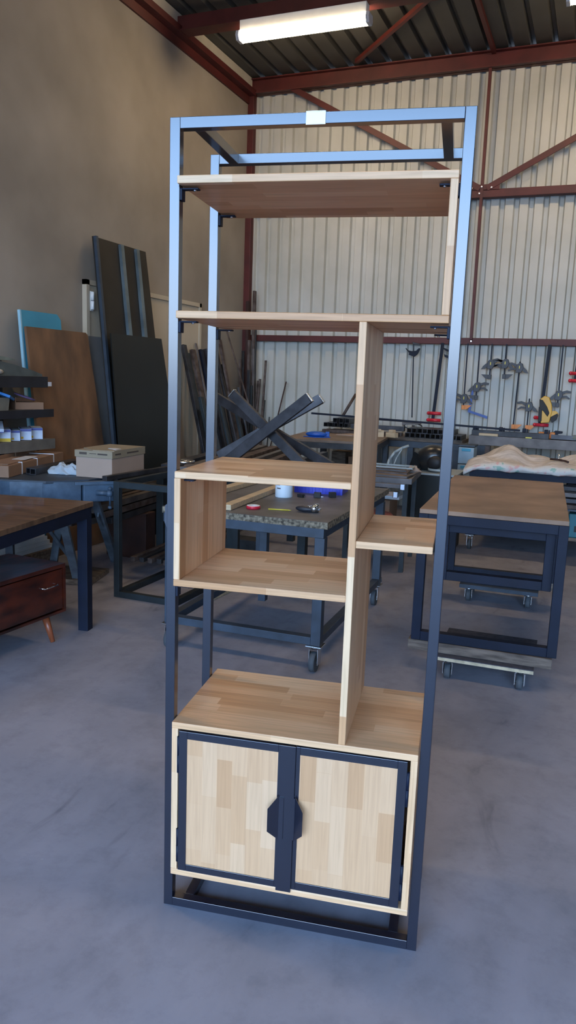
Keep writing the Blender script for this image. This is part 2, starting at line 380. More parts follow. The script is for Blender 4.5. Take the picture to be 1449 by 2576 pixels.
for x in (-.36, 2.2): b.box(x-.02, x+.02, 5.34, 6.9, 4.725, 4.77)
struct('trim_14', b, 'red', 'thin red purlin ties under the roof deck')
struct('trim_15', MB().cyl((-1.3, 5.0, 4.7), (.6, 4.85, 4.72), .009), 'white', 'thin pale conduit under the roof')
# lintel of the yard opening and rafters behind the camera are left as part of wall_front
# steel door in the left wall
d = MB().box(XL, XL+.03, 3.84, 5.75, 0, 2.13, bev=.004)
door = struct('door_1', d, 'door_paint', 'beige steel double door behind the leaning sheets')
obj('door_frame', MB().box(XL, XL+.045, 3.80, 3.84, 0, 2.17).box(XL, XL+.045, 5.75, 5.79, 0, 2.17).box(XL, XL+.045, 3.80, 5.79, 2.13, 2.17), 'door_paint', door)
obj('door_hinge', MB().cyl((XL+.055, 3.865, 1.93), (XL+.055, 3.865, 2.00), .014).cyl((XL+.055, 3.865, 2.005), (XL+.055, 3.865, 2.075), .014).box(XL+.03, XL+.045, 3.85, 3.89, 1.92, 2.08), 'white', door)

# ------------------------------------------------------------------ strip lights
def strip_light(x0, x1, y, label):
    t = thing('strip_light', label, 'ceiling light', ((x0+x1)/2, y, 4.60), group='strip lights under the roof beam')
    L = (x1-x0)/2
    obj('housing', MB().box(-L+.03, L-.03, -.045, .045, -.10, -.012, bev=.005).box(-.25, -.2, -.02, .02, -.02, 0).box(.2, .25, -.02, .02, -.02, 0), 'white', t)
    obj('diffuser', MB().prism([(-.05, -.105), (.05, -.105), (.062, -.14), (.04, -.175), (-.04, -.175), (-.062, -.14)], 'x', -L+.03, L-.03), 'tube', t)
    for s in (-1, 1):
        obj('end_cap', MB().prism([(-.053, -.10), (.053, -.10), (.066, -.14), (.043, -.18), (-.043, -.18), (-.066, -.14)], 'x', s*L, s*(L-.03)), 'strap', t)
    return t
strip_light(-2.40, -1.15, 5.20, 'lit strip light under the roof beam, whole length in view')
strip_light(.42, 1.67, 5.33, 'lit strip light cut off by the top right corner of the photo')

# added row of unseen lamps and beam, put in to brighten the shelf tops
struct('trim_16', MB().box(XL, XR, .20, .28, 4.60, 4.73).box(XL, XR, .16, .32, 4.59, 4.60), 'red', 'added red steel roof beam holding the unseen strip lights')
strip_light(-2.40, -1.15, .20, 'added unseen strip light brightening the shelf tops, on the plaster wall side')
strip_light(.42, 1.67, .20, 'added unseen strip light brightening the shelf tops, overhead')
# ------------------------------------------------------------------ the shelving unit (own frame, turned 9.5 degrees)
W, H, D, T = .6821, 2.0, .293, .0245
sh = thing('shelving_unit', 'tall open shelving unit of pale oak boards in a slim dark blue steel frame', 'shelving unit', (0, 0, 0), rad(9.5))
def loop(y, w0=0, w1=W):
    m = MB(); e = .001
    m.box(w0, w0+T, y, y+.025, 0, H, bev=e).box(w1-T, w1, y, y+.025, 0, H, bev=e)
    m.box(w0+T, w1-T, y, y+.025, 0, T, bev=e).box(w0+T, w1-T, y, y+.025, H-T, H, bev=e)
    return m
ff = obj('front_frame', loop(0), 'navy', sh)
bf = obj('rear_frame', loop(D), 'navy', sh)
for x in (.052, .608):
    for z in (0, H-T):
        obj('crossbar', MB().box(x, x+T, .025, D, z, z+T, bev=.001), 'navy', sh)
P1, PB, TB = -.0191, .365, .0172
z1, z2, z3, z4, z5, z6, zb, xd, xs = 1.8705, 1.572, 1.1928, .9215, 1.0555, .5424, .1084, .459, .6545
def shelf(name, x0, x1, z, y0=P1, y1=PB):
    return obj(name, MB().box(x0, x1, y0, y1, z-TB, z, bev=.0018), 'oak_x', sh)
shelf('shelf_board', .0255, xs, z1); shelf('shelf_board', .0255, xs, z2); shelf('shelf_board', .0262, xd, z3); shelf('shelf_board', .0255, xd, z4)
shelf('shelf_board', xd+TB+.0005, xs, z5)
obj('upright_panel', MB().box(xs-TB, xs, P1+.0008, PB, z2, z1-TB, bev=.0015), 'oak_z', sh)
obj('upright_panel', MB().box(xd, xd+TB, P1-.0006, PB, z6, z2-TB, bev=.0015), 'oak_z', sh)
obj('upright_panel', MB().box(.0252, .0252+TB, P1+.0008, PB, z4, z3-TB, bev=.0015), 'oak_z', sh)
# cabinet box below
shelf('cabinet_top', .0255, xs, z6)
shelf('cabinet_base', .0255, xs, zb+TB)
obj('cabinet_side', MB().box(.0255, .0255+TB, P1+.0008, PB, zb+TB, z6-TB, bev=.001), 'oak_z', sh)
obj('cabinet_side', MB().box(xs-TB, xs, P1+.0008, PB, zb+TB, z6-TB, bev=.001), 'oak_z', sh)
obj('cabinet_back', MB().box(.0255+TB, xs-TB, PB-.012, PB-.004, zb+TB, z6-TB), 'oak_z', sh)
# doors: steel frame + oak panel + handle + hinges
def door_leaf(x0, x1, z0, z1_, px0, px1, pz0, pz1, yf):
    m = MB(); y0, y1 = yf, yf+.02
    m.box(x0, px0, y0, y1, z0, z1_, bev=.0008).box(px1, x1, y0, y1, z0, z1_, bev=.0008)
    m.box(px0, px1, y0, y1, z0, pz0, bev=.0008).box(px0, px1, y0, y1, pz1, z1_, bev=.0008)
    return m
dl = obj('door', door_leaf(.0475, .352, .128, .5225, .0695, .3105, .147, .5025, -.024), 'navy', sh)
dr = obj('door', door_leaf(.3545, .6305, .128, .5225, .366, .6075, .150, .5015, -.0215), 'navy', sh)
obj('door_panel', MB().box(.0695, .3105, -.0215, -.008, .147, .5025), 'oak_door', dl)
obj('door_panel', MB().box(.366, .6075, -.019, -.006, .150, .5015), 'oak_door', dr)
obj('overlap_strip', MB().box(.316, .3555, -.0275, -.0242, .122, .524, bev=.0006), 'navy', dl)
def handle(xa, sgn, par, yf):
    # bent plate: trapezoid flaring away from the stile
    m = MB(); th = .0025
    a = [(xa, yf, .390), (xa+sgn*.0245, yf-.020, .360), (xa+sgn*.0245, yf-.020, .298), (xa, yf, .268)]
    n = Vector((sgn*.021, .023, 0)).normalized()*th if sgn < 0 else Vector((sgn*.021, .023, 0)).normalized()*th
    vs = [Vector(p) for p in a]; ws = [v - Vector((0, th, 0)) for v in vs]
    m._add(vs+ws, [(0, 1, 2, 3), (7, 6, 5, 4), (0, 4, 5, 1), (1, 5, 6, 2), (2, 6, 7, 3), (3, 7, 4, 0)])
    m.box(min(xa, xa-sgn*.012), max(xa, xa-sgn*.012), yf-.003, yf, .27, .385)
    obj('handle', m, 'navy', par)
handle(.318, -1, dl, -.0275)
handle(.3585, 1, dr, -.0243)
for (x, za, zc, par) in ((.0452, .405, .505, dl), (.0452, .150, .245, dl), (.6335, .405, .495, dr), (.6335, .15, .245, dr)):
    m = MB().cyl((x, -.019, za), (x, -.019, (za+zc)/2-.0008), .0042, seg=12).cyl((x, -.019, (za+zc)/2+.0008), (x, -.019, zc), .0042, seg=12)
    obj('hinge', m, 'navy_matt', par)
# small bent support brackets at the posts, each with a bright screw
def bracket(x, y, z, s):
    m = MB()
    m.box(min(x, x+s*.044), max(x, x+s*.044), y+.004, y+.022, z-TB-.0085, z-TB-.0045, bev=.0012)
    m.box(min(x, x+s*.006), max(x, x+s*.006), y+.001, y+.024, z-TB-.032, z-TB-.006, bev=.0012)
    m.cyl((x+s*.033, y+.013, z-TB-.0065), (x+s*.044, y+.013, z-TB-.0065), .009, seg=14) if False else None
    b = obj('shelf_bracket', m, 'navy_matt', sh)
    obj('screw', MB().cyl((x+s*.033, y+.013, z-TB-.011), (x+s*.033, y+.013, z-TB-.0045), .0036, .0036, seg=10), 'zinc', b)
for z in (z1, z2):
    for y in (0, D):
        bracket(T, y, z, 1)
        if z == z2 or y == 0: bracket(W-T, y, z, -1)
for y in (0, D): bracket(T, y, z3, 1); bracket(T, y, z4, 1)
# hexagonal plate bolted on the left side
p = obj('side_plate', MB().prism([(.004, 1.115), (-.016, 1.098), (-.0175, 1.055), (-.002, 1.022), (.004, 1.022)], 'y', .029, .033), 'navy', sh)
for z in (1.083, 1.092, 1.056, 1.066): obj('bolt', MB().cyl((-.003, .029, z), (-.003, .026, z), .0022, seg=8), 'zinc', p)
obj('bolt', MB().cyl((-.003, .03, 1.106), (-.003, .022, 1.118), .004, seg=8), 'plywood_edge', p)
lb = tag(obj('label_sticker', MB().box(.3165, .3605, -.0022, -.0004, 1.9735, 1.9995, bev=.0006).box(.3165, .3605, -.0022, .02, 1.9995, 2.0015, bev=.0005), 'white_label'), 'white rectangular sticker wrapped over the top bar of the shelving unit', 'sticker')
lb.rotation_euler = (0, 0, rad(9.5))

# ------------------------------------------------------------------ left: brown table over small drawer cabinet
t = thing('work_table', 'brown-topped table with navy steel legs beside the drawer cabinet', 'table', (-1.54, 1.80, 0), rad(9))
obj('table_top', MB().box(-1.35, 0, -1.9, 0, .695, .722, bev=.002), 'table_brown', t)
obj('apron', MB().box(-1.34, -.01, -.06, -.005, .635, .694, bev=.002).box(-.06, -.005, -1.89, -.06, .635, .694, bev=.002).box(-1.34, -1.29, -1.89, -.06, .635, .694).box(-1.29, -.06, -1.89, -1.84, .635, .694), 'navy_matt', t)
for x in (-.065, -1.34):
    for y in (-.065, -1.89):
        obj('leg', MB().box(x, x+.058, y, y+.058, 0, .6945, bev=.002), 'navy_matt', t)
k = thing('drawer_cabinet', 'low dark mahogany cabinet with one drawer and splayed tapered legs', 'cabinet', (-1.575, 1.60, 0), rad(-3))
# local: face looks to +x, runs along -y
obj('carcass', MB().box(-.40, -.012, -1.0, 0, .155, .165).box(-.40, -.0, -1.0, 0, .395, .415, bev=.002).box(-.40, 0, -.018, 0, .165, .395).box(-.40, 0, -1.0, -.982, .165, .395).box(-.40, -.388, -.98, -.02, .165, .395).box(-.40, 0, -1.0, 0, .150, .165, bev=.002), 'mahogany', k)
dw = obj('drawer', MB().box(-.02, -.003, -.975, -.022, .172, .388, bev=.002), 'mahogany', k)
obj('handle', MB().path([(-.003, -.185, .318), (.016, -.175, .314), (.016, -.075, .314), (-.003, -.065, .318)], .0035), 'chrome', dw)
for (x, y, fx, fy) in ((-.07, -.09, .055, -.0), (-.07, -.80, .06, -.05), (-.34, -.09, -.04, .03), (-.34, -.80, -.04, -.03)):
    obj('leg', MB().cyl((x, y, .152), (x+fx, y+fy, .0), .022, .012), 'leg_wood', k)

# ------------------------------------------------------------------ blue folding bench with vise, left
bx = thing('vise_bench', 'grey-blue metal bench on splayed legs with a screw vise', 'workbench', (-2.25, 2.6, 0))
top = [(-2.72, 2.10), (-2.50, 2.02), (-2.15, 2.15), (-1.98, 2.36), (-1.98, 3.05), (-2.72, 3.0)]
obj('bench_top', MB().prism(top, 'z', .725, .745, bev=.003), 'bench_grey', bx, True)
# curved front apron
m = MB(); pts = [(-2.74, 2.12, .66), (-2.55, 2.055, .635), (-2.35, 2.085, .615), (-2.17, 2.165, .61), (-2.0, 2.32, .615)]
front = [(-2.74, 2.10), (-2.55, 2.03), (-2.35, 2.06), (-2.17, 2.14), (-2.0, 2.30)]
zs = [.685, .645, .618, .61, .612]
vs = []
for (x, y), z in zip(front, zs): vs += [Vector((x, y, z)), Vector((x, y, .735)), Vector((x-.01, y+.02, .735)), Vector((x-.01, y+.02, z))]
fs = []
for i in range(4):
    a = 4*i; b_ = a+4
    fs += [(a, b_, b_+1, a+1), (a+1, b_+1, b_+2, a+2), (a+2, b_+2, b_+3, a+3), (a+3, b_+3, b_, a)]
fs += [(0, 1, 2, 3), (19, 18, 17, 16)]
m._add(vs, fs); obj('apron', m, 'bench_blue', bx, True)
vz = obj('vise_jaw', MB().beam((-1.99, 2.30, .675), (-1.86, 2.44, .675), .08, .125, bev=.006).beam((-1.985, 2.22, .735), (-1.79, 2.43, .735), .02, .02), 'bench_blue', bx, True)
obj('vise_screw', MB().cyl((-1.90, 2.32, .672), (-1.835, 2.36, .668), .016).ball((-1.83, 2.36, .668), (.022, .022, .022)), 'bench_blue', vz, True)
obj('vise_handle', MB().cyl((-1.825, 2.36, .695), (-1.825, 2.36, .585), .006).ball((-1.825, 2.36, .70), (.014, .014, .012)).ball((-1.825, 2.36, .58), (.014, .014, .012)), 'bench_blue', vz, True)
for a, c in (((-2.16, 2.26, .66), (-2.20, 2.52, .0)), ((-2.02, 2.44, .66), (-2.33, 3.14, .0)), ((-2.46, 2.16, .66), (-2.72, 2.46, .0)), ((-2.45, 2.75, .72), (-2.68, 2.86, .0))):
    d = Vector(c)-Vector(a)
    obj('leg', MB().beam(Vector(a), Vector(c), .055, .028, up=(0.3, -.9, 0)), 'leg_blue', bx, True)
obj('brace', MB().beam((-2.60, 2.62, .40), (-2.19, 2.44, .18), .012, .03), 'leg_blue', bx, True)
obj('brace', MB().beam((-2.09, 2.60, .47), (-2.26, 3.0, .20), .012, .03), 'leg_blue', bx, True)
obj('foot_plate', MB().box(-2.20, -2.04, 2.36, 2.44, .505, .55), 'bench_grey', bx, True)
# things on it
cb = thing('archive_box', 'pale cardboard archive box with printed band on the blue bench', 'box', (-2.135, 2.43, .746), rad(4))
obj('carton', MB().box(0, .265, 0, .42, 0, .135, bev=.002), 'card_pale', cb)
obj('lid', MB().box(-.006, .271, -.006, .426, .130, .175, bev=.002).prism([(-.006, .10), (.13, -.006), (.271, .02), (.271, .426), (-.006, .426)], 'z', .175, .180), 'card_band', cb)
obj('print', MB().box(.03, .085, -.0075, -.006, .148, .163).box(.105, .155, -.0075, -.006, .154, .158).box(.165, .235, -.0075, -.006, .150, .160).box(.2712, .2725, .03, .10, .150, .160).box(.2712, .2725, .18, .33, .150, .160), 'print', cb)
obj('flap_tear', MB().prism([(.16, .13), (.26, .06), (.25, .14), (.19, .17)], 'z', .1802, .184), 'paper', cb)
# long carton with straps
lc = thing('long_carton', 'long flat brown carton bound with white straps', 'box', (-2.50, 2.06, .746), rad(18))
lc.location = (-2.41, 2.12, .746)
obj('carton', MB().box(-.19, 0, .0, .95, 0, .075, bev=.003), 'card', lc)
obj('flap', MB().box(-.188, -.18, .10, .50, .075, .104).box(-.188, -.18, .53, .90, .075, .100), 'card', lc)
obj('flap', MB().prism([(-.18, .05), (-.02, .04), (-.03, .5), (-.17, .45)], 'z', .077, .081), 'card', lc)
for y in (.20, .45, .75): obj('strap', MB().box(-.192, .002, y, y+.012, -.0005, .079), 'strap', lc)
obj('delivery_note', MB().box(-.11, -.02, .30, .52, .0815, .0825), 'paper', lc)
# grey square tubes lying on the bench
for i, (x, y, L) in enumerate(((-2.455, 2.33, .62), (-2.410, 2.315, .62))):
    o = obj('square_tube', MB().tubebox(0, .04, 0, L, 0, .04, .004), 'raw_steel'); o.location = (x, y, .747); o.rotation_euler = (0, 0, rad(10))
    tag(o, 'short dark square tube on the blue bench before the white rag', 'steel tube', 'paired square tubes on the blue bench')
# rag
def cloth_blob(cx, cy, z, rx, ry, rz, seed, nu=48, nv=24, m='rag'):
    rnd = random.Random(seed); mb = MB(); t_ = bmesh.new(); bmesh.ops.create_uvsphere(t_, u_segments=nu, v_segments=nv, radius=1)
    ph = [rnd.uniform(0, 6) for _ in range(6)]
    for v in t_.verts:
        a = math.atan2(v.co.y, v.co.x); k_ = 1+.16*sin(3*a+ph[0])+.10*sin(7*a+ph[1]+5*v.co.z)+.08*sin(13*a+ph[2]+9*v.co.z)
        zz = max(v.co.z, 0)
        v.co = Vector((v.co.x*rx*k_, v.co.y*ry*k_, zz*rz*(.85+.16*sin(9*v.co.x+3*v.co.y+ph[3])+.12*sin(13*v.co.y-5*v.co.x+ph[4])+.07*sin(23*v.co.x+ph[5]))))
        v.co += Vector((cx, cy, z))
    mb._merge(t_, smooth=True); return obj('cloth', mb, m)
o = cloth_blob(-2.275, 2.50, .747, .12, .07, .07, 3); o.name = 'rag'
tag(o, 'crumpled white rag on the blue bench against the archive box', 'rag')
o = obj('steel_bar', MB().beam((-1.845, 2.33, .766), (-1.80, 3.22, .766), .035, .03), 'black_steel'); tag(o, 'black flat steel bar lying along the top of the grey frame stand', 'steel bar')

# ------------------------------------------------------------------ grey steel frame stand (in front of the bar stock)
fr = thing('steel_frame_stand', 'empty dark grey rectangular tube frame standing on the floor', 'metal frame', (-1.80, 2.36, 0))
def tubeframe(parent, x0, x1, y0, y1, z0, z1, w, m, names=('post', 'rail')):
    for x in (x0, x1-w):
        for y in (y0, y1-w): obj(names[0], MB().box(x, x+w, y, y+w, z0, z1, bev=.002), m, parent)
    for z in (z0, z1-w):
        for y in (y0, y1-w): obj(names[1], MB().box(x0+w, x1-w, y+.0005, y+w-.0005, z, z+w, bev=.002), m, parent)
        for x in (x0, x1-w): obj(names[1], MB().box(x+.0005, x+w-.0005, y0+w, y1-w, z, z+w, bev=.002), m, parent)
tubeframe(fr, 0, .46, 0, .90, 0, .75, .04, 'frame_grey')

# bar stock below and behind: low rack with timbers
def bar(name, p0, p1, w, h, m, label, cat='steel bar', group=None):
    p0 = Vector(p0); p1 = Vector(p1); c = (p0+p1)/2
    o = obj(name, MB().beam(p0-c, p1-c, w, h), m); o.location = c
    return tag(o, label, cat, group)
rnd = random.Random(5)
GB = 'steel profiles stored in layers on blocks by the plaster wall'
# support blocks
for i, (x, y, z, sx, sy, sz, m, lab) in enumerate((
    (-1.755, 2.95, 0, .36, .16, .11, 'timber', 'grey timber block on the floor under the bottom layer of profiles'),
    (-2.0, 3.9, 0, .5, .16, .11, 'timber', 'dark timber block far under the bottom layer of profiles'),
    (-2.52, 3.30, .0, .36, .14, .36, 'redtimber', 'dark red timber block holding up the upper layer of profiles'),
    (-2.52, 4.4, .0, .40, .14, .36, 'redtimber', 'dark red timber block at the far end of the upper profiles'))):
    o = obj('timber_block', MB().box(0, sx, 0, sy, z, z+sz, bev=.004), m); o.location = (x, y, 0); tag(o, lab, 'timber block')
for i in range(5):
    x = -1.97 + i*.065
    bar('steel_bar', (x, 2.82+rnd.uniform(-.05, .05), .128), (x-.10, 4.5, .128), .035, .035, 'raw_steel' if i % 2 else 'rust_steel', 'long rusty steel profile in the bottom layer under the frame stand', group=GB+', bottom')
for j in range(3):
    for i in range(4):
        x = -2.48 + i*.085+j*.01
        bar('steel_bar', (x+.05, 2.75+rnd.uniform(-.15, .1), .385+j*.055), (x-.15, 5.0, .385+j*.055), .055 if i % 2 else .04, .045, ('raw_steel', 'rust_steel', 'frame_bar')[(i+j) % 3], 'long steel profile in the upper layered stack behind the frame stand', group=GB+', upper')
# stock rack with long beams continuing to the right
rk = thing('stock_rack', 'dark steel trestle rack carrying long profiles and the crossed legs', 'rack', (-1.6, 3.6, 0))
obj('rail', MB().box(-.50, .74, -.28, -.22, .66, .72, bev=.002), 'frame_grey', rk)
obj('rail', MB().box(-.50, .74, .92, .98, .66, .72, bev=.002), 'frame_grey', rk)
for x in (-.48, .12, .68):
    for y in (-.28, .92): obj('leg', MB().box(x, x+.06, y, y+.06, 0, .66, bev=.002), 'frame_grey', rk)
obj('rail', MB().box(-.5, -.44, -.22, .92, .66, .72).box(.68, .74, -.22, .92, .66, .72), 'frame_grey', rk)
long_ = [((-1.60, 3.2, .745), (-1.90, 5.2, .745), .09, .05, 'rust_steel'), ((-1.47, 3.25, .745), (-1.75, 5.2, .745), .05, .05, 'frame_bar'), ((-1.74, 3.15, .745), (-2.04, 5.2, .745), .10, .05, 'frame_bar'),
         ((-1.34, 3.3, .745), (-1.60, 5.1, .745), .06, .05, 'rust_steel'), ((-1.20, 3.3, .745), (-1.32, 5.0, .745), .05, .05, 'raw_steel'), ((-1.92, 3.2, .745), (-2.20, 5.0, .745), .09, .05, 'raw_steel')]
for p0, p1, w, h, m in long_:
    bar('long_profile', p0, p1, w, h, m, 'long flat steel profile lying on the trestle rack under the crossed legs', 'steel bar', 'long profiles on the trestle rack')
# small curved light piece on left edge of the rack
o = obj('curved_guard', MB().lathe([(.05, 0), (.075, .0), (.075, .02), (.05, .02), (.05, 0)], (0, 0, 0), 24), 'bright_steel'); o.location = (-1.86, 3.36, .771)
tag(o, 'shiny round steel ring lying on the rack end', 'steel ring')

# crossed leg assembly (spider base)
cr = thing('crossed_leg_base', 'crossed square-tube table base with bright cut ends, standing on the rack', 'table base', (-1.3, 3.65, .771))
def leg_bar(name, p0, p1, w, h, up=(0, 1, 0)):
    o = obj(name, MB().beam(p0, p1, w, h, up=up), 'raw_steel', cr, True); return o
l1 = leg_bar('crossed_leg', (-.94, 3.50, 1.29), (-1.585, 3.50, .785), .075, .04)
l2 = leg_bar('crossed_leg', (-1.60, 3.62, 1.29), (-.98, 3.58, .785), .07, .04)
l3 = leg_bar('crossed_leg', (-1.95, 3.95, 1.27), (-.83, 3.75, .785), .07, .045)
l4 = leg_bar('crossed_leg', (-1.02, 3.98, 1.275), (-1.83, 3.86, .785), .075, .05)
for (l, p, q_) in ((l1, (-.93, 3.50, 1.298), (-.937, 3.50, 1.292)), (l2, (-1.61, 3.62, 1.298), (-1.603, 3.62, 1.292)), (l3, (-1.96, 3.952, 1.2745), (-1.953, 3.95, 1.2712)), (l4, (-1.012, 3.98, 1.281), (-1.018, 3.98, 1.276))):
    obj('cut_end', MB().beam(p, q_, .074, .042, up=(0, 1, 0)), 'bright_steel', l, True)

# ------------------------------------------------------------------ caster workbench in the middle
wb = thing('workbench', 'rolling workbench with worn chipboard top on blue-grey steel frame', 'workbench', (-.165, 1.74, 0), rad(2))
LX, LY = .885, 1.32
obj('worktop', MB().box(-LX, 0, 0, LY, .725, .757, bev=.001), 'chipboard', wb)
obj('edge_band', MB().box(-LX, .0012, -.0015, 0, .724, .756).box(0, .0015, 0, LY, .724, .756), 'chip_edge', wb)
obj('apron', MB().box(-LX+.0, -.02, .012, .05, .675, .7245, bev=.002).box(-.06, -.02, .05, LY-.05, .675, .7245, bev=.002).box(-LX, -.02, LY-.05, LY-.012, .675, .7245, bev=.002).box(-LX, -LX+.04, .05, LY-.05, .675, .7245), 'bench_grey', wb)
for x in (-.065, -LX+.01, ):
    for y in (.012, LY-.062):
        obj('leg', MB().box(x, x+.05, y, y+.05, .135, .675, bev=.002), 'bench_grey', wb)
obj('leg', MB().box(-.45, -.40, LY-.062, LY-.012, .135, .675, bev=.002), 'bench_grey', wb)
obj('leg', MB().box(-LX+.30, -LX+.345, .6, .645, .135, .675, bev=.002), 'bench_grey', wb)
obj('bottom_rail', MB().box(-LX+.06, -.065, .012, .06, .135, .175, bev=.002), 'bench_grey', wb)
obj('bottom_rail', MB().box(-.062, -.018, .062, LY-.062, .135, .175, bev=.002), 'bench_grey', wb)
obj('bottom_rail', MB().box(-LX+.012, -LX+.058, .062, LY-.062, .135, .175, bev=.002), 'bench_grey', wb)
obj('clear_tape', MB().box(-.70, -.63, .0095, .0118, .675, .7245), 'frame_bar', wb)
def caster(par, x, y, ztop, r=.04, world=False):
    zt = ztop
    c = obj('caster', MB().box(x-.04, x+.04, y-.04, y+.04, zt-.006, zt, bev=.001).cyl((x, y, zt-.02), (x, y, zt-.006), .022).box(x-.024, x-.020, y-.03, y+.022, r-.012, zt-.016).box(x+.020, x+.024, y-.03, y+.022, r-.012, zt-.016).box(x-.024, x+.024, y-.012, y+.022, zt-.022, zt-.016), 'bright_steel', par)
    obj('wheel', MB().cyl((x-.014, y-.012, r), (x+.014, y-.012, r), r, seg=20).cyl((x-.022, y-.012, r), (x+.022, y-.012, r), .008, seg=10), 'rubber', c)
    return c
for x in (-.045, -LX+.04):
    for y in (.035, LY-.035): caster(wb, x, y, .135, .05)
# on the bench
t = thing('paint_tin', 'white cylindrical tin with faint print on the rolling workbench', 'tin', (-.645, 2.36, .757))
obj('tin_body', MB().lathe([(0, 0), (.048, 0), (.05, .004), (.05, .118), (.046, .122), (.046, .118), (0, .117)]), 'tin', t)
obj('print', MB().prism([(-.0508*sin(a), -.0508*cos(a)) for a in [.0, .25, .5]]+[(-.0503*sin(a), -.0503*cos(a)) for a in (.5, .25, 0)], 'z', .05, .056).prism([(-.0508*sin(a), -.0508*cos(a)) for a in [.1, .35, .6]]+[(-.0503*sin(a), -.0503*cos(a)) for a in (.6, .35, .1)], 'z', .07, .076), 'frame_bar', t)
t = thing('storage_crate', 'blue ribbed plastic crate behind the white tin', 'crate', (-.66, 2.56, .757), rad(8))
m = MB().box(0, .29, 0, .006, 0, .10).box(0, .29, .194, .20, 0, .10).box(0, .006, .006, .194, 0, .10).box(.284, .29, .006, .194, 0, .10).box(.006, .284, .006, .194, 0, .006)
for i in range(13): m.box(.02+i*.0205, .028+i*.0205, -.003, 0, .005, .085)
m.box(-.004, .294, -.004, .0, .09, .10)
obj('crate_body', m, 'blueplastic', t)
t = tag(obj('tape_roll', MB().lathe([(.020, 0), (.036, 0), (.036, .016), (.020, .016), (.020, 0)]), 'tape'), 'roll of red tape near the front of the rolling workbench', 'tape'); t.location = (-.625, 1.90, .7575)
obj('core', MB().lathe([(.017, .0005), (.034, .0005), (.034, .0172), (.017, .0172), (.017, .0005)]), 'white', t)
t = tag(obj('pencil', MB().cyl((-.055, 0, .004), (.045, .025, .004), .0036, seg=6).cyl((.045, .025, .004), (.06, .0288, .004), .0036, .0005, seg=6), 'pencil'), 'yellow pencil lying on the rolling workbench', 'pencil'); t.location = (-.49, 1.91, .7575)
t = thing('hand_tool', 'small shiny steel clamp head with black grip at the workbench corner', 'tool', (-.335, 1.97, .7575))
obj('grip', MB().ball((-.03, -.012, .016), (.05, .022, .016)), 'darkplastic', t)
obj('steel_head', MB().cyl((0, 0, .0), (0, 0, .032), .018).cyl((.025, .012, .0), (.025, .012, .042), .012).box(-.005, .05, -.006, .018, .012, .024, bev=.002).ball((.02, -.015, .02), (.018, .014, .018)), 'chrome', t)
for i, (x, y, l) in enumerate(((-.555, 2.40, 'small black spring clip lying beside the tin'), (-.47, 2.44, 'black clip in front of the blue crate'), (-.40, 2.50, 'black clip at the crate end, farthest from the tin'))):
    t = thing('clip', l, 'clip', (x, y, .7575), rad(30*i-20))
    obj('jaw', MB().box(-.02, .02, -.012, -.004, 0, .018+.012*(i > 0), bev=.002).box(-.02, .02, .004, .012, 0, .018+.012*(i > 0), bev=.002), 'black', t)
    obj('spring', MB().cyl((-.006, 0, .01), (.006, 0, .01), .007, seg=10).box(.015, .035, -.003, .003, .004, .008), 'bright_steel', t)
for p0, p1, w, h, l in (((-.72, 1.78, .772), (-.80, 2.95, .772), .05, .028, 'pale wooden batten on the rolling workbench, nearer the tin'), ((-1.0, 2.0, .772), (-1.02, 3.0, .772), .06, .028, 'pale wooden batten on the rolling workbench, farther from the tin')):
    o = obj('wooden_batten', MB().beam(Vector(p0)-Vector(p0), Vector(p1)-Vector(p0), w, h), 'pine'); o.location = p0; tag(o, l, 'batten')
bar('floor_plank', (-1.26, 2.20, .0125), (-1.20, 3.0, .0125), .06, .022, 'plywood_edge', 'narrow wooden plank on the floor behind the shelving unit posts', 'plank')
bar('floor_board', (-2.12, 2.66, .02), (-2.9, 2.45, .02), .35, .035, 'oldplank', 'weathered board on the floor under the blue bench', 'board')
t = thing('white_board_stack', 'stack of white panels lying against the plaster wall', 'panels', (-2.9, 2.9, 0), rad(-8))
t.location = (-2.88, 2.55, 0); t.rotation_euler = (0, 0, 0)
for i in range(4): obj('panel', MB().box(-.16, .12+.01*i, -.5, .40-.04*i, .10+i*.036, .132+i*.036, bev=.001), 'white', t)
obj('base_timber', MB().box(-.16, .15, -.5, .42, .0, .10, bev=.003), 'oldplank', t)

# ------------------------------------------------------------------ leaning sheets on the plaster wall
def lean(name, y0, y1, ztop, xbase, xtop, th, m, label, cat, rough=None):
    """panel leaning on the left wall: foot on the floor at xbase, head at xtop"""
    o = thing(name, label, cat, (xbase, y0, 0))
    return o
def lean_mx(xb, xt, ztop):
    ang = math.atan2(xb-xt, ztop)   # rotate a vertical panel about y
    return Matrix.Rotation(-ang, 4, 'Y'), math.hypot(xb-xt, ztop)
def lean_panel(name, y0, y1, ztop, xb, xt, th, m, label, cat, y0t=None, y1t=None, corner=0):
    R_, L = lean_mx(xb, xt, ztop)
    y0t = y0 if y0t is None else y0t; y1t = y1 if y1t is None else y1t
    pts = [(0, 0), (y1-y0, 0), (y1t-y0, L-corner), (y1t-y0-corner, L), (y0t-y0, L)] if corner else [(0, 0), (y1-y0, 0), (y1t-y0, L), (y0t-y0, L)]
    mb = MB().prism(pts, 'x', -th, 0, mx=R_)
    o = obj(name, mb, m); o.location = (xb, y0, 0); tag(o, label, cat)
    return o, R_, L
lean_panel('grey_board', 3.70, 4.35, 1.71, -2.93, -3.03, .012, 'grey_board', 'matt grey board leaning behind the tall black ribbed sheet', 'board')
lean_panel('brown_board', 4.95, 5.28, 1.27, -2.90, -3.02, .012, 'brown_board', 'grey-brown board leaning right of the near-black panel', 'board')
o, R_, L = lean_panel('ribbed_sheet', 3.78, 4.72, 2.52, -2.72, -3.035, .008, 'black_sheet', 'tall near-black ribbed steel sheet leaning on the wall', 'metal sheet', 3.86, 4.66)
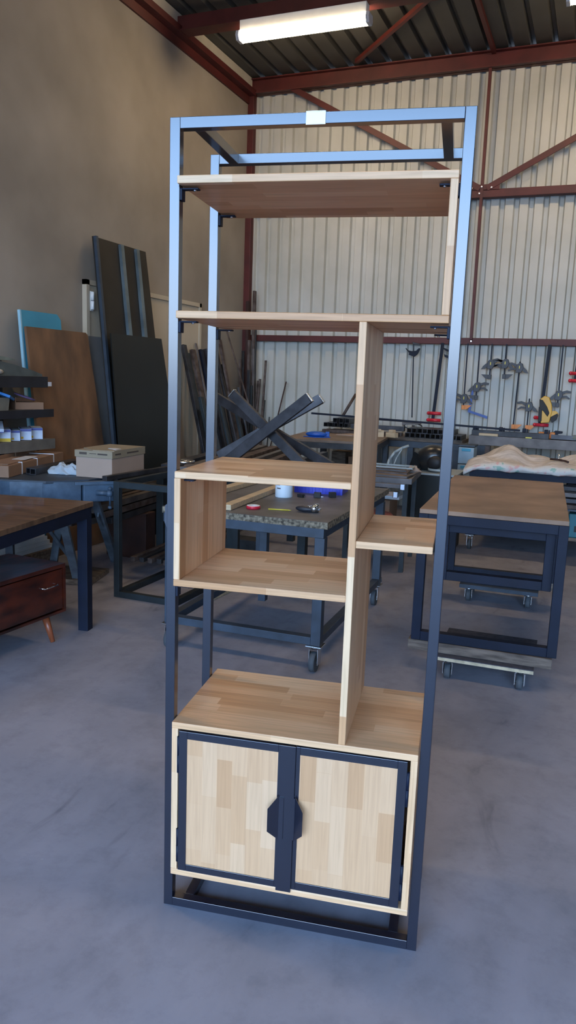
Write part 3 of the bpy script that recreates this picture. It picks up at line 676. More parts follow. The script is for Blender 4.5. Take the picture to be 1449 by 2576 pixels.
for yy in (.0, .40, .645):
    obj('rib', MB().prism([(yy-.02+.03, 1.0), (yy+.035+.03, 1.0), (yy+.035+.05, L-.01), (yy-.01+.05, L-.01)] if yy else [(.0, 0), (.03, 0), (.115, L), (.085, L)], 'x', .0005, .03, mx=R_), 'sheet_rib' if yy else 'bench_grey', o)
lean_panel('dark_sheet', 3.70, 4.74, 1.74, -2.60, -2.86, .012, 'dark_panel', 'near-black flat panel leaning in front of the ribbed sheet', 'panel', 3.86, 4.66)
o, R_, L = lean_panel('blue_board', 3.02, 3.50, 1.85, -2.93, -3.04, .02, 'cyan', 'light blue board showing above the brown plywood sheet', 'board', 2.98, 3.44, .04)
obj('board_edge', MB().prism([(.0-.006, 0), (.012-.006, 0), (-.03, L), (-.044, L)], 'x', -.021, .002, mx=R_), 'cyan_edge', o)
o, R_, L = lean_panel('plywood_sheet', 2.98, 3.86, 1.73, -2.80, -2.985, .022, 'old_wood', 'brown stained plywood sheet leaning behind the shelf rack', 'wood sheet', 2.98, 3.71, .02)

# ------------------------------------------------------------------ shelf rack at the left edge
rkx = -2.70
sr = thing('shelf_rack', 'three-tier rack with black shelf edges at the left edge of the photo', 'rack', (-2.88, 1.9, 0))
tiers = [(1.37, 1.295, 2.86, 'rack_black'), (1.14, 1.085, 2.92, 'rack_black'), (.925, .855, 2.93, 'rack_wood')]
for zt, zb_, ye, m in tiers:
    obj('shelf_tier', MB().box(-3.08, -2.715, 1.5, ye, zt-.012, zt, bev=.001), 'rack_wood', sr, True)
    obj('shelf_edge', MB().box(-2.715, -2.70, 1.5, ye, zb_, zt+.002, bev=.001), m, sr, True)
for y in (1.55, 2.75): obj('upright', MB().box(-3.09, -3.05, y, y+.04, 0, 1.5), 'rack_black', sr, True)
obj('shelf_bracket', MB().box(-3.05, -2.72, 2.75, 2.77, 1.30, 1.355).box(-3.05, -2.72, 2.75, 2.77, 1.08, 1.125).box(-3.05, -2.72, 2.75, 2.77, .85, .91), 'rack_black', sr, True)
obj('end_tag', MB().box(-2.705, -2.70, 2.865, 2.90, 1.305, 1.335), 'paper', sr, True)
def wedge(name, x0, x1, y0, y1, z, hs, m, label, cat):
    mb = MB(); a = Vector
    n = 6; vs = []; fs = []
    for i in range(n+1):
        y = y0+(y1-y0)*i/n; h = hs[i]
        vs += [(x0, y, z), (x1, y, z), (x1, y, z+h*.75), ((x0+x1)/2, y, z+h), (x0, y, z+h*.9)]
    for i in range(n):
        for j in range(5): fs.append((5*i+j, 5*i+(j+1) % 5, 5*i+5+(j+1) % 5, 5*i+5+j))
    fs += [(4, 3, 2, 1, 0), tuple(5*n+j for j in range(5))]
    mb._add(vs, fs); o = obj(name, mb, m); tag(o, label, cat); return o
wedge('padded_bag', -3.05, -2.74, 2.25, 2.85, 1.372, [.15, .14, .125, .105, .08, .055, .02], 'bag', 'flat dark padded bag on the top tier of the rack', 'bag')
wedge('folded_cloth', -2.98, -2.78, 2.05, 2.62, 1.475, [.05, .06, .055, .05, .04, .03, .012], 'bag_light', 'olive grey folded cloth lying over the padded bag', 'cloth')
o = obj('paper_bundle', MB().ball((0, 0, 0), (.05, .10, .025), 10, 6), 'paper'); o.location = (-2.755, 2.37, 1.398); tag(o, 'crumpled pale paper on the top tier beside the bag', 'paper')
# second tier
t = thing('parts_bin', 'dusty grey bin filled with tools on the middle tier', 'bin', (-2.85, 2.42, 1.141))
obj('bin_body', MB().prism([(-.07, .0), (.07, .0), (.085, .085), (-.085, .085)], 'x', -.12, .12), 'bin', t)
obj('contents', MB().ball((.02, -.04, .07), (.06, .05, .03), 10, 6).ball((-.05, .03, .075), (.06, .04, .025), 10, 6), 'darkplastic', t)
o = obj('blue_packet', MB().box(-.07, .07, -.05, .05, 0, .018, bev=.003), 'bluebag'); o.location = (-2.79, 2.50, 1.235); o.rotation_euler = (rad(-15), rad(18), rad(20)); tag(o, 'bright blue packet resting on the bin contents', 'packet')
o = obj('orange_box', MB().box(-.06, .06, -.09, .04, 0, .065, bev=.003), 'orange'); o.location = (-2.80, 2.30, 1.141); tag(o, 'orange box cut by the left photo edge, middle tier', 'box')
t = thing('abrasive_box', 'open brown cardboard box on the middle tier of the rack', 'box', (-2.83, 2.76, 1.141), rad(-30))
obj('carton', MB().box(-.11, .11, -.10, .10, 0, .05, bev=.002).box(-.11, -.10, -.10, .10, .05, .075).box(-.11, .11, -.10, -.095, .05, .085), 'card', t)
o = obj('sanding_disc', MB().cyl((0, 0, 0), (0, 0, .012), .075, seg=26).cyl((0, 0, .0121), (0, 0, .0125), .012), 'purple'); o.location = (-2.82, 2.75, 1.222); o.rotation_euler = (rad(-12), rad(14), 0); tag(o, 'purple sanding discs lying on the open cardboard box', 'sanding disc')
# third tier cartons
cl = [(2.34, .10, .078, 'white and blue carton at the left photo edge, bottom tier of the rack'), (2.475, .085, .085, 'white carton with broad yellow foot, fourth from the rack end'), (2.585, .06, .072, 'thin white and blue carton between two others, bottom tier'),
      (2.69, .075, .078, 'white and blue carton second from the rack end'), (2.80, .085, .080, 'white and blue carton at the very end of the bottom tier')]
for i, (y, w, h, lab) in enumerate(cl):
    t = thing('abrasive_carton', lab, 'carton', (-2.76-.07, y+.07, .9265), rad(-45), 'abrasive cartons on the bottom tier')
    obj('carton', MB().box(-.10, .10, -w/2, w/2, 0, h, bev=.001), 'box_white', t)
    obj('printed_band', MB().box(.1002, .101, -w/2+.001, w/2-.001, h*.78, h-.001).box(-.099, .099, -w/2+.001, -w/2+.012, h, h+.0008), 'box_blue', t)
    if i < 2: obj('printed_foot', MB().box(.1002, .101, -w/2+.001, w/2-.001, .001, h*.28), 'box_yellow', t)
    else: obj('printed_foot', MB().box(.1002, .101, -w/2+.004, -w/2+.02, .008, h*.3), 'box_yellow', t)
t = thing('abrasive_carton', 'white carton tilted on top of the others, bottom tier', 'carton', (-2.82, 2.46, 1.013), rad(-45), 'abrasive cartons on the bottom tier')
t.rotation_euler = (0, rad(14), rad(-45))
obj('carton', MB().box(-.09, .09, -.05, .05, 0, .028, bev=.001), 'box_white', t)
obj('printed_band', MB().box(.0902, .091, -.049, .049, .002, .008), 'box_blue', t)

# ------------------------------------------------------------------ bars leaning in the corner
def leaning(y, ztop, xb, yb, w, m, xt=-3.05, label='dark steel profile leaning against the plaster wall', grp='steel profiles leaning on the plaster wall', d=None):
    p1 = Vector((xt, y, ztop)); p0 = Vector((xb, yb, 0))
    o = obj('steel_profile', MB().beam(Vector((0, 0, 0)), p1-p0, w, d or w*.5, up=(1, 0, 0)), m); o.location = p0
    return tag(o, label, 'steel profile', grp)
lst = [(5.40, 1.72, .07, 'black_steel'), (5.49, 1.64, .045, 'frame_grey'), (5.59, 1.68, .07, 'rust_steel'), (5.66, 1.75, .03, 'frame_bar'), (5.77, 1.69, .06, 'navy_matt'),
       (5.90, 1.70, .08, 'black_steel'), (6.01, 1.66, .07, 'black_steel'), (6.13, 1.70, .05, 'black_steel'), (6.21, 1.82, .05, 'rust_steel'), (6.30, 1.55, .05, 'frame_grey')]
for y, zt, w, m in lst: leaning(y, zt, -2.58, y-.09, w, m)
for y, zt, w, m in ((5.33, 1.20, .07, 'frame_grey'), (5.47, 1.10, .09, 'bench_grey'), (5.75, 1.15, .05, 'frame_grey'), (5.97, 1.08, .03, 'raw_steel'), (6.08, 1.2, .06, 'frame_grey'), (6.2, 1.3, .03, 'raw_steel')):
    leaning(y, zt, -2.44, y-.09, w, m, xt=-2.80, label='shorter steel profile leaning in front of the tall dark ones', grp='shorter profiles leaning in the front row')
leaning(6.36, 1.96, -2.30, 6.30, .022, 'rust_steel', label='thin brown bar leaning at a steeper slant than the dark profiles', grp='slanting thin bars near the corner')
cor = [(-3.0, 6.60, 1.62, .03, 'rust_steel'), (-2.985, 6.66, 1.72, .035, 'black_steel'), (-2.97, 6.74, 1.85, .04, 'rust_steel'), (-2.99, 6.78, 2.30, .05, 'redtimber'), (-2.95, 6.82, 2.42, .045, 'rust_steel'), (-2.93, 6.84, 2.05, .035, 'black_steel'),
       (-2.91, 6.80, 1.75, .03, 'frame_bar'), (-2.94, 6.70, 1.5, .04, 'black_steel'), (-2.90, 6.74, 1.32, .035, 'frame_grey')]
for i, (x, y, zt, w, m) in enumerate(cor):
    o = obj('corner_bar', MB().beam(Vector((0, 0, 0)), Vector((-.0+random.uniform(-.03, .02)-.03, .04, zt)), w, w*.7, up=(1, 0, 0)), m); o.location = (x+.06, y-.02, 0)
    tag(o, 'steel bar standing upright in the room corner beside the red column', 'steel bar', 'upright bars in the corner')
wb_ = [(-2.75, 6.80, 1.62, .026, -.05), (-2.80, 6.80, 1.40, .028, -.1), (-2.83, 6.80, 1.38, .02, -.1), (-2.77, 6.84, 1.15, .03, -.06), (-2.86, 6.78, 1.12, .03, -.07), (-2.72, 6.86, .95, .014, -.02)]
for i, (x, y, zt, w, dx) in enumerate(wb_):
    o = obj('corner_bar', MB().beam(Vector((0, 0, 0)), Vector((-dx*.6, .08, zt)), w, w*.8, up=(1, 0, 0)), 'rust_steel' if i < 3 else 'frame_grey'); o.location = (x+dx, y, 0)
    tag(o, 'slim steel bar leaning on the cladding right of the red column', 'steel bar', 'slim bars on the cladding by the corner')
o = obj('corner_bar', MB().beam(Vector((0, 0, 0)), Vector((.25, .16, 1.38)), .014, .014), 'redtimber'); o.location = (-2.78, 6.80, 0); tag(o, 'thin dark rod leaning alone against the cladding', 'rod')

# ------------------------------------------------------------------ middle table and back bench
t = thing('assembly_table', 'brown-topped steel table with blue mask and card on it', 'table', (-.93, 5.36, 0), rad(8))
obj('table_top', MB().box(-.93, 0, 0, 1.0, .825, .85, bev=.002), 'midtop', t)
obj('apron', MB().box(-.93, 0, .0, .03, .77, .8245).box(-.03, 0, .03, 1.0, .77, .8245).box(-.93, -.9, .03, 1.0, .77, .8245), 'black_steel', t)
for x in (-.05, -.90):
    for y in (.06, .94): obj('leg', MB().box(x, x+.045, y, y+.045, 0, .77), 'bench_grey', t)
obj('side_plate', MB().box(-.004, 0, .05, .35, .45, .77), 'bench_grey', t)
t = thing('face_shield', 'glossy blue plastic mask lying on the brown steel table', 'mask', (-1.62, 5.58, .850), rad(15))
obj('shell', MB().ball((0, 0, .03), (.11, .07, .03), 20, 12), 'bluemask', t)
obj('brim', MB().prism([(-.13, -.02), (.0, -.075), (.14, -.01), (.14, .03), (0, .07), (-.12, .03)], 'z', .001, .008), 'bluemask', t)
obj('strap', MB().box(.09, .13, -.015, .02, .01, .06, bev=.004), 'bluemask', t)
o = obj('card_offcut', MB().prism([(-.13, -.10), (.06, -.14), (.15, .06), (-.04, .12)], 'z', 0, .012), 'card_pale'); o.location = (-1.43, 6.12, .851); tag(o, 'pale card offcut on the brown steel table', 'card')
for i, (x, y, a, l) in enumerate(((-1.14, 6.14, 20, 'left'), (-1.0, 6.18, -25, 'right'))):
    o = obj('wood_block', MB().box(-.06, .06, -.03, .03, 0, .05+.02*(1-i), bev=.002).box(-.02, .03, -.03, .02, .05, .08), 'pine'); o.location = (x, y, .851); o.rotation_euler = (0, 0, rad(a)); tag(o, f'pale wood offcut on the steel table, {l} of the two by the divider', 'wood block', 'wood offcuts on the steel table')
# boxes under it
for i, (x, y, w, d_, h, m, l) in enumerate(((-1.66, 6.2, .16, .22, .66, 'oldplank', 'tall brown box standing under the steel table, left one'), (-1.47, 6.2, .09, .2, .62, 'card', 'narrow tan board standing under the steel table'), (-1.36, 6.2, .14, .22, .6, 'timber', 'dark box standing under the steel table'))):
    o = obj('storage_box', MB().box(0, w, 0, d_, 0, h, bev=.004), m); o.location = (x, y, 0); tag(o, l, 'box')

bb = thing('profile_bench', 'long wooden bench against the cladding stacked with square tube offcuts', 'workbench', (-1.9, 6.5, 0))
obj('bench_top', MB().box(-.05, 1.58, 0, .42, .80, .84, bev=.003), 'oldplank', bb)
obj('bench_beam', MB().box(-.05, 1.55, -.01, .05, .73, .799, bev=.003), 'bench_grey', bb)
for x in (0, .72, 1.0, 1.49): obj('leg', MB().box(x, x+.06, .0, .06, 0, .73), 'bench_grey', bb)
rr = random.Random(11)
def endtube(x, y, z, s, L, lab, grp, m='raw_steel'):
    o = obj('square_tube', MB().tubebox(0, s, 0, L, 0, s, s*.08), m); o.location = (x, y, z); tag(o, lab, 'steel tube', grp)
for r_ in range(2):
    for i in range(11-2*r_):
        endtube(-.93+i*.055+r_*.02, 6.47+rr.uniform(-.02, .02), .841+r_*.051, .05, .34, 'short square tube end-on in the rows on the wooden bench', 'square tubes end-on on the wooden bench', 'black_steel' if i % 3 else 'raw_steel')
for i, (x, z, s, n) in enumerate(((-1.86, .905, .045, 5),)):
    for k_ in range(n): endtube(x+k_*.06, 6.47, z, s, .34, 'dark square tube end-on in the left pile on the wooden bench', 'dark tubes in the left pile')
for k_ in range(3): endtube(-1.75+k_*.07, 6.46, .955, .05, .34, 'dark square tube end-on topmost in the left pile', 'topmost dark tubes in the left pile')
for i, (x0, x1, y, z) in enumerate(((-1.87, -1.0, 6.48, .858), (-1.85, -1.05, 6.56, .858), (-1.80, -1.0, 6.64, .858))):
    bar('steel_beam', (x0, y, z), (x1, y, z), .06, .034, 'rust_steel', 'brown steel flat lying under the left pile of tubes', 'steel bar', 'brown flats under the left pile')
bar('steel_beam', (-1.55, 6.52, .925), (-.95, 6.52, .925), .06, .05, 'raw_steel', 'grey steel length beside the dark tubes on the wooden bench', 'steel bar')
bar('steel_beam', (-1.50, 6.52, 1.02), (-.98, 6.52, 1.01), .06, .02, 'black_steel', 'black flat bar topmost behind the mask on the wooden bench', 'steel bar')
bar('long_rod', (-2.0, 6.44, 1.045), (.26, 6.40, .985), .02, .02, 'navy_matt', 'very long thin steel rod laid across both back benches', 'steel rod')
o = obj('pipe_offcut', MB().cyl((0, 0, 0), (.10, .12, .24), .016, seg=12), 'rust_steel'); o.location = (-1.68, 6.60, 1.03); tag(o, 'short brown pipe propped at a slant on the tube pile', 'pipe')
o = obj('hand_tool', MB().beam((0, 0, 0), (.20, 0, .02), .05, .03).cyl((.12, 0, -.01), (.12, 0, -.03), .015), 'frame_bar'); o.location = (-.97, 6.49, .985); tag(o, 'grey metal tool lying beside the end-on tubes', 'tool')
o = obj('hose_coil', MB().path([(cos(a)*.10, .02*a*.1, .035+sin(a)*.03) for a in [i*.5 for i in range(10)]], .006), 'darkplastic'); o.location = (-.86, 6.52, .925); tag(o, 'thin dark cable curled on the end-on tubes', 'cable')

# ------------------------------------------------------------------ trolley table with frames, helmet
t = thing('frame_trolley', 'small dark steel table carrying loose flat frames', 'table', (-.27, 3.92, 0), rad(6))
obj('table_top', MB().box(-.50, 0, 0, .62, .695, .715, bev=.002), 'midtop', t)
obj('edge_rail', MB().box(-.50, .012, -.012, 0, .68, .72).box(0, .012, 0, .62, .68, .72), 'frame_bar', t)
for x in (-.05, -.49):
    for y in (.01, .57): obj('leg', MB().box(x, x+.035, y, y+.035, 0, .695), 'frame_grey', t)
obj('lower_shelf', MB().box(-.48, -.03, .05, .57, .20, .215), 'timber', t)
for i, (x, y, a, z, w, d_, m, l) in enumerate(((-.64, 3.94, -2, .7205, .44, .40, 'frame_bar', 'flat grey frame lowest on the small steel table'), (-.66, 4.0, 7, .735, .44, .36, 'rust_steel', 'thin brown frame lying across the grey frame'), (-.66, 4.28, 2, .748, .40, .2, 'hose', 'pale narrow frame uppermost on the small steel table'))):
    f_ = obj('flat_frame', MB().box(-w/2, w/2, 0, .02, 0, .012).box(-w/2, w/2, d_-.02, d_, 0, .012).box(-w/2, -w/2+.02, .02, d_-.02, 0, .012).box(w/2-.02, w/2, .02, d_-.02, 0, .012), m)
    f_.location = (x+.12, y, z); f_.rotation_euler = (0, 0, rad(a)); tag(f_, l, 'frame')
for i, (x, y, z, l) in enumerate(((-.62, 3.80, .655, 'upper'), (-.66, 3.76, .60, 'lower'))):
    c_ = thing('chrome_channel', f'pale channel with bright chrome end held under the small steel table, {l} one', 'metal channel', (x, y, z), rad(4))
    obj('channel', MB().box(-.12, .30, 0, .035, 0, .03, bev=.002), 'frame_bar' if i == 0 else 'card_pale', c_)
    obj('chrome_end', MB().box(.30, .335, -.004, .04, -.012, .036, bev=.004), 'chrome', c_)
o = obj('plastic_tray', MB().box(-.1, .1, 0, .15, 0, .03, bev=.003), 'white'); o.location = (-.50, 4.15, .517); tag(o, 'small white tray on the shelf of the small steel table', 'tray')
o = obj('brown_carton', MB().box(0, .20, 0, .25, 0, .30, bev=.003), 'card'); o.location = (-.66, 4.1, .216); tag(o, 'brown carton under the small steel table', 'box')
t = thing('bar_stool', 'stool with red-brown seat and thin chrome legs', 'stool', (-.50, 3.72, 0))
t.location = (-.50, 3.70, 0)
obj('seat', MB().lathe([(0, .44), (.15, .44), (.165, .45), (.165, .468), (.15, .478), (0, .478)]), 'seat_red', t)
for a in (20, 140, 260):
    a = rad(a-60); l_ = obj('leg', MB().cyl((.11*cos(a), .11*sin(a), .44), (.17*cos(a), .17*sin(a), .02), .008), 'chrome', t)
    obj('rubber_foot', MB().cyl((.17*cos(a), .17*sin(a), .03), (.172*cos(a), .172*sin(a), 0), .011), 'rubber', l_)
t = thing('tool_cabinet', 'dark green-grey box cabinet under the welding helmet', 'cabinet', (-.50, 4.75, 0))
obj('carcass', MB().box(0, .42, 0, .45, 0, .66, bev=.003), 'dark_panel', t)
obj('cabinet_top', MB().box(-.01, .43, -.01, .46, .66, .675), 'hose', t)
t = thing('welding_helmet', 'black welding helmet on the green-grey cabinet', 'helmet', (-.33, 4.95, .676), rad(-25))
obj('shell', MB().ball((0, 0, .115), (.15, .125, .108), 22, 14, Matrix.Rotation(rad(-20), 4, 'Y')), 'visor', t)
obj('visor', MB().prism([(-.16, .0), (-.05, .02), (-.02, .13), (-.10, .16)], 'y', -.11, .09), 'visor', t)
obj('face_opening', MB().ball((.09, -.075, .085), (.075, .05, .06), 16, 10), 'black', t)
obj('headband', MB().lathe([(.085, 0), (.092, 0), (.092, .02), (.085, .02), (.085, 0)], (.1, -.02, .012), 20), 'hose', t)
t = tag(obj('curved_pipe', MB().path([(.0, 0, .01), (.02, 0, .08), (.06, 0, .14), (.12, .0, .18), (.17, .02, .20)], .011).path([(.0, 0, .01), (.08, .0, .012), (.16, 0, .02)], .010).path([(.05, 0, .012), (.08, 0, .10), (.12, 0, .17)], .006), 'hose'), 'pale curved pipe bracket behind the loose frames', 'pipe'); t.location = (-.66, 4.62, .716); 
t.location = (-.60, 4.48, .716)
o = cloth_blob(-.36, 4.40, .716, .06, .05, .05, 9, m='card_pale'); o.name = 'paper_wad'; tag(o, 'pale crumpled wad on the corner of the small steel table', 'paper')

# ------------------------------------------------------------------ right: plastic drawers, wall bench, quilt bench
t = thing('drawer_tower', 'narrow tower of grey see-through plastic drawers by the wall bench', 'drawer unit', (-.235, 5.78, 0))
obj('tower_frame', MB().box(-.003, .15, 0, .22, 0, .012).box(-.003, .15, 0, .22, .838, .85), 'bench_grey', t)
for i in range(5):
    z = .014+i*.165
    d_ = obj('drawer', MB().box(0, .145, -.002, .2, z, z+.155, bev=.004), 'drawerplastic', t)
    obj('drawer_pull', MB().box(.03, .115, -.012, -.002, z+.12, z+.145, bev=.002), 'cyan', d_)
t = thing('wall_bench', 'grey metal bench against the cladding under the hanging clamps', 'workbench', (-.24, 6.4, 0))
obj('bench_top', MB().box(0, 2.6, 0, .52, .885, .91, bev=.002), 'bench_grey', t)
obj('front_rail', MB().box(0, 2.6, -.012, .0, .815, .912, bev=.002), 'frame_bar', t)
obj('side_plate', MB().box(.0, .17, .0, .02, .45, .81), 'bench_grey', t)
for x in (.17, 1.5, 2.5): obj('leg', MB().box(x, x+.05, 0, .05, 0, .81), 'rust_steel', t)
t = thing('vise_rail', 'long dark steel rail with four upright lugs on the wall bench', 'steel rail', (-.22, 6.42, .911))
obj('rail', MB().box(0, .76, 0, .05, 0, .055, bev=.003), 'black_steel', t)
for x in (.01, .27, .50, .71): obj('lug', MB().box(x, x+.035, .005, .045, .055, .095, bev=.003).box(x+.04, x+.055, .005, .045, .055, .09), 'navy_matt', t)
o = obj('wood_offcut', MB().box(0, .19, 0, .04, 0, .025, bev=.003), 'pine'); o.location = (-.14, 6.365, .9125); tag(o, 'pale flat offcut in front of the lugged rail', 'wood block'); o.location = (-.14, 6.385-.015, .9125)
o.location = (-.14, 6.376, .9125); o.scale = (1, .9, 1)
o = obj('steel_angle', MB().box(0, .28, 0, .006, 0, .05).box(0, .28, 0, .06, 0, .006), 'raw_steel'); o.location = (.56, 6.43, .911); tag(o, 'raw steel angle right of the lugged rail on the wall bench', 'steel angle')
o = obj('chrome_bar', MB().cyl((0, 0, 0), (.14, 0, 0), .008), 'chrome'); o.location = (.62, 6.52, .926); tag(o, 'short bright bar behind the steel angle', 'bar')
o = obj('dark_rag', MB().ball((0, 0, 0), (.07, .04, .03), 14, 8), 'bag_light'); o.location = (.80, 6.46, .94); tag(o, 'dark green lump at the right photo edge of the wall bench', 'rag')
o = obj('yellow_tag', MB().box(0, .06, 0, .02, 0, .012), 'pencil'); o.location = (.32, 6.388-.006, .9125); tag(o, 'small yellow piece at the front of the wall bench', 'tag')

q = thing('quilt_bench', 'navy-edged bench on casters covered with a floral quilt', 'workbench', (0, 4.98, 0), rad(1))
obj('bench_top', MB().box(.0, 2.4, 0, 1.05, .70, .715), 'bench_grey', q)
obj('front_rail', MB().box(0, 2.4, -.004, .04, .655, .7155, bev=.002), 'navy_matt', q)
for x in (0.0, 2.3):
    for y in (.05, .95): 
        obj('leg', MB().box(x, x+.07, y, y+.07, .13, .70, bev=.002), 'bench_grey', q)
obj('lower_shelf', MB().box(.02, 2.35, .03, 1.0, .17, .20), 'oldplank', q)
obj('lower_shelf', MB().box(.3, 2.35, .03, 1.0, .42, .435), 'bench_grey', q)
obj('perforated_plate', MB().box(.33, .55, .02, .03, .53, .655), 'raw_steel', q)
for x, y in ((.035, .1), (.035, .95), (2.33, .1)): caster(q, x, y, .13, .045)
rr = random.Random(3)
for i in range(16):
    x0 = .60+rr.uniform(0, .25); z = .458+(i % 4)*.05; y = 5.03+.09*(i//4)
    bar('stored_offcut', (x0, y+rr.uniform(-.01, .01), z), (x0+1.2, y, z), .05, .035, ('rust_steel', 'black_steel', 'frame_bar', 'raw_steel')[(i*7) % 4], 'dark steel offcut stored under the quilt bench top', 'steel bar', 'steel offcuts stored under the quilt bench')
t = thing('teal_machine', 'teal painted machine box under the quilt bench at the right photo edge', 'machine', (.83, 5.02, .201))
obj('body', MB().box(0, .5, 0, .35, 0, .20, bev=.008), 'teal', t)
obj('vent', MB().box(.05, .2, -.003, 0, .05, .1), 'black', t)
# quilt: draped grid
mb = MB(); nx, ny = 60, 26; grid = []
rq = random.Random(8)
for j in range(ny+1):
    row = []
    for i in range(nx+1):
        x = -.045+i/nx*2.3; v = j/ny; y = -.06+v*1.0
        z = .775+.028*sin(7*x+2)*sin(9*v)+.02*sin(19*x+5*v)+.012*sin(31*v+8*x)
        z += .085*math.exp(-((x-.24)/.20)**2)*math.exp(-((v-.6)/.4)**2)
        if j < 5: z = [.722, .728, .748, .765, .78][j]+.008*sin(15*x+j)+.006*sin(33*x); y = -.035+[-.012, -.028, -.03, -.018, .01][j]+.006*sin(12*x)
        if i < 4: z -= (4-i)*.013
        row.append(mb.bm.verts.new((x, y+.0, z)))
    grid.append(row)
for j in range(ny):
    for i in range(nx):
        f = mb.bm.faces.new([grid[j][i], grid[j][i+1], grid[j+1][i+1], grid[j+1][i]]); f.smooth = True
# underside for thickness
lowv = [[mb.bm.verts.new((v.co.x, max(v.co.y, -.04) if True else 0, .718)) for v in (grid[0][i], grid[ny][i])] for i in range(nx+1)]
for i in range(nx):
    mb.bm.faces.new([grid[0][i+1], grid[0][i], lowv[i][0], lowv[i+1][0]]); mb.bm.faces.new([grid[ny][i], grid[ny][i+1], lowv[i+1][1], lowv[i][1]]); mb.bm.faces.new([lowv[i][0], lowv[i][1], lowv[i+1][1], lowv[i+1][0]])
for i in (0, nx):
    mb.bm.faces.new([grid[j][i] for j in range(ny+1)]+[lowv[i][1], lowv[i][0]])
qo = obj('floral_quilt', mb, 'quilt'); qo.data.materials.append(M['floral'])
for f in qo.data.polygons:
    if f.center.y < .03: f.material_index = 1
qo.location = (0, 4.98, 0); qo.rotation_euler = (0, 0, rad(1)); tag(qo, 'padded floral quilt with cream top spread over the right bench', 'quilt')
t = thing('hand_tool', 'brown-handled tool with steel knob on the floral quilt', 'tool', (.70, 5.18, .812), rad(-10))
obj('handle', MB().path([(-.07, .01, .014), (0, 0, .014), (.06, -.04, .012), (.10, -.10, .010)], .009), 'redtimber', t)
obj('knob', MB().cyl((0, 0, .015), (0, .01, .045), .008).ball((0, .01, .05), (.013, .013, .01)), 'chrome', t)

# ------------------------------------------------------------------ right table on dollies
rt = thing('display_table', 'low table with rust-brown top and navy tube frame raised on dollies', 'table', (.9, 2.02, 0), rad(3.5))
LX, LY = .685, 1.5
z0 = .172
obj('table_top', MB().box(-LX+.002, -.002, .002, LY, .806, .828, bev=.002), 'table_brown2', rt)
def rectloop(x0, x1, y, d_, za, zc, w):
    return MB().box(x0, x0+w, y, y+d_, za, zc, bev=.002).box(x1-w, x1, y, y+d_, za, zc, bev=.002).box(x0+w, x1-w, y, y+d_, za, za+w, bev=.002).box(x0+w, x1-w, y, y+d_, zc-w, zc, bev=.002)
obj('end_frame', rectloop(-LX, 0, 0, .045, z0, .8055, .045), 'navy_matt', rt)
obj('end_frame', rectloop(-LX, 0, LY-.045, .045, z0, .8055, .045), 'navy_matt', rt)
obj('side_rail', MB().box(-LX, -LX+.04, .045, LY-.045, .762, .8055), 'navy_matt', rt); obj('side_rail', MB().box(-.04, 0, .045, LY-.045, .762, .8055), 'navy_matt', rt)
it = thing('nested_table_frame', 'smaller navy tube frame nested inside the raised table', 'metal frame', (.9, 2.02, 0), rad(3.5))
obj('end_frame', rectloop(-.585, -.052, .06, .045, .475, .758, .043), 'navy_matt', it)
obj('end_frame', rectloop(-.585, -.052, LY-.15, .045, .475, .758, .043), 'navy_matt', it)
obj('side_rail', MB().box(-.585, -.545, .105, LY-.15, .715, .758), 'navy_matt', it); obj('side_rail', MB().box(-.092, -.052, .105, LY-.15, .715, .758), 'navy_matt', it)
def dolly(label, x0, x1, y0, y1, zt, th, rz, r=.035, m='darkcarpet', grp=None):
    t = thing('furniture_dolly', label, 'dolly', ((x0+x1)/2, (y0+y1)/2, 0), rz)
    a, c = (x1-x0)/2, (y1-y0)/2
    obj('deck', MB().box(-a, a, -c, c, zt-.004, zt, bev=.001), m, t)
    obj('deck_board', MB().box(-a, a, -c, c, zt-th, zt-.0042, bev=.001), 'plywood_edge' if m == 'darkcarpet' else m, t)
    for x in (-a+.06, a-.06):
        for y in (-c+.06, c-.06): caster(t, x, y, zt-th, r)
    return t
dolly('plywood dolly with dark deck under the near end of the raised table', .34, .80, 1.95, 2.42, .118, .02, rad(2))
dolly('older dark dolly on casters under the far end of the raised table', .22, .72, 3.38, 3.72, .118, .025, rad(2), .038, 'bench_grey')
bar('support_plank', (.20, 2.05, .145), (.88, 2.075, .145), .14, .05, 'oldplank', 'weathered plank between the near dolly and the raised table', 'plank')
bar('support_plank', (.06, 3.50, .145), (.86, 3.55, .145), .12, .05, 'oldplank', 'weathered plank between the far dolly and the raised table', 'plank')

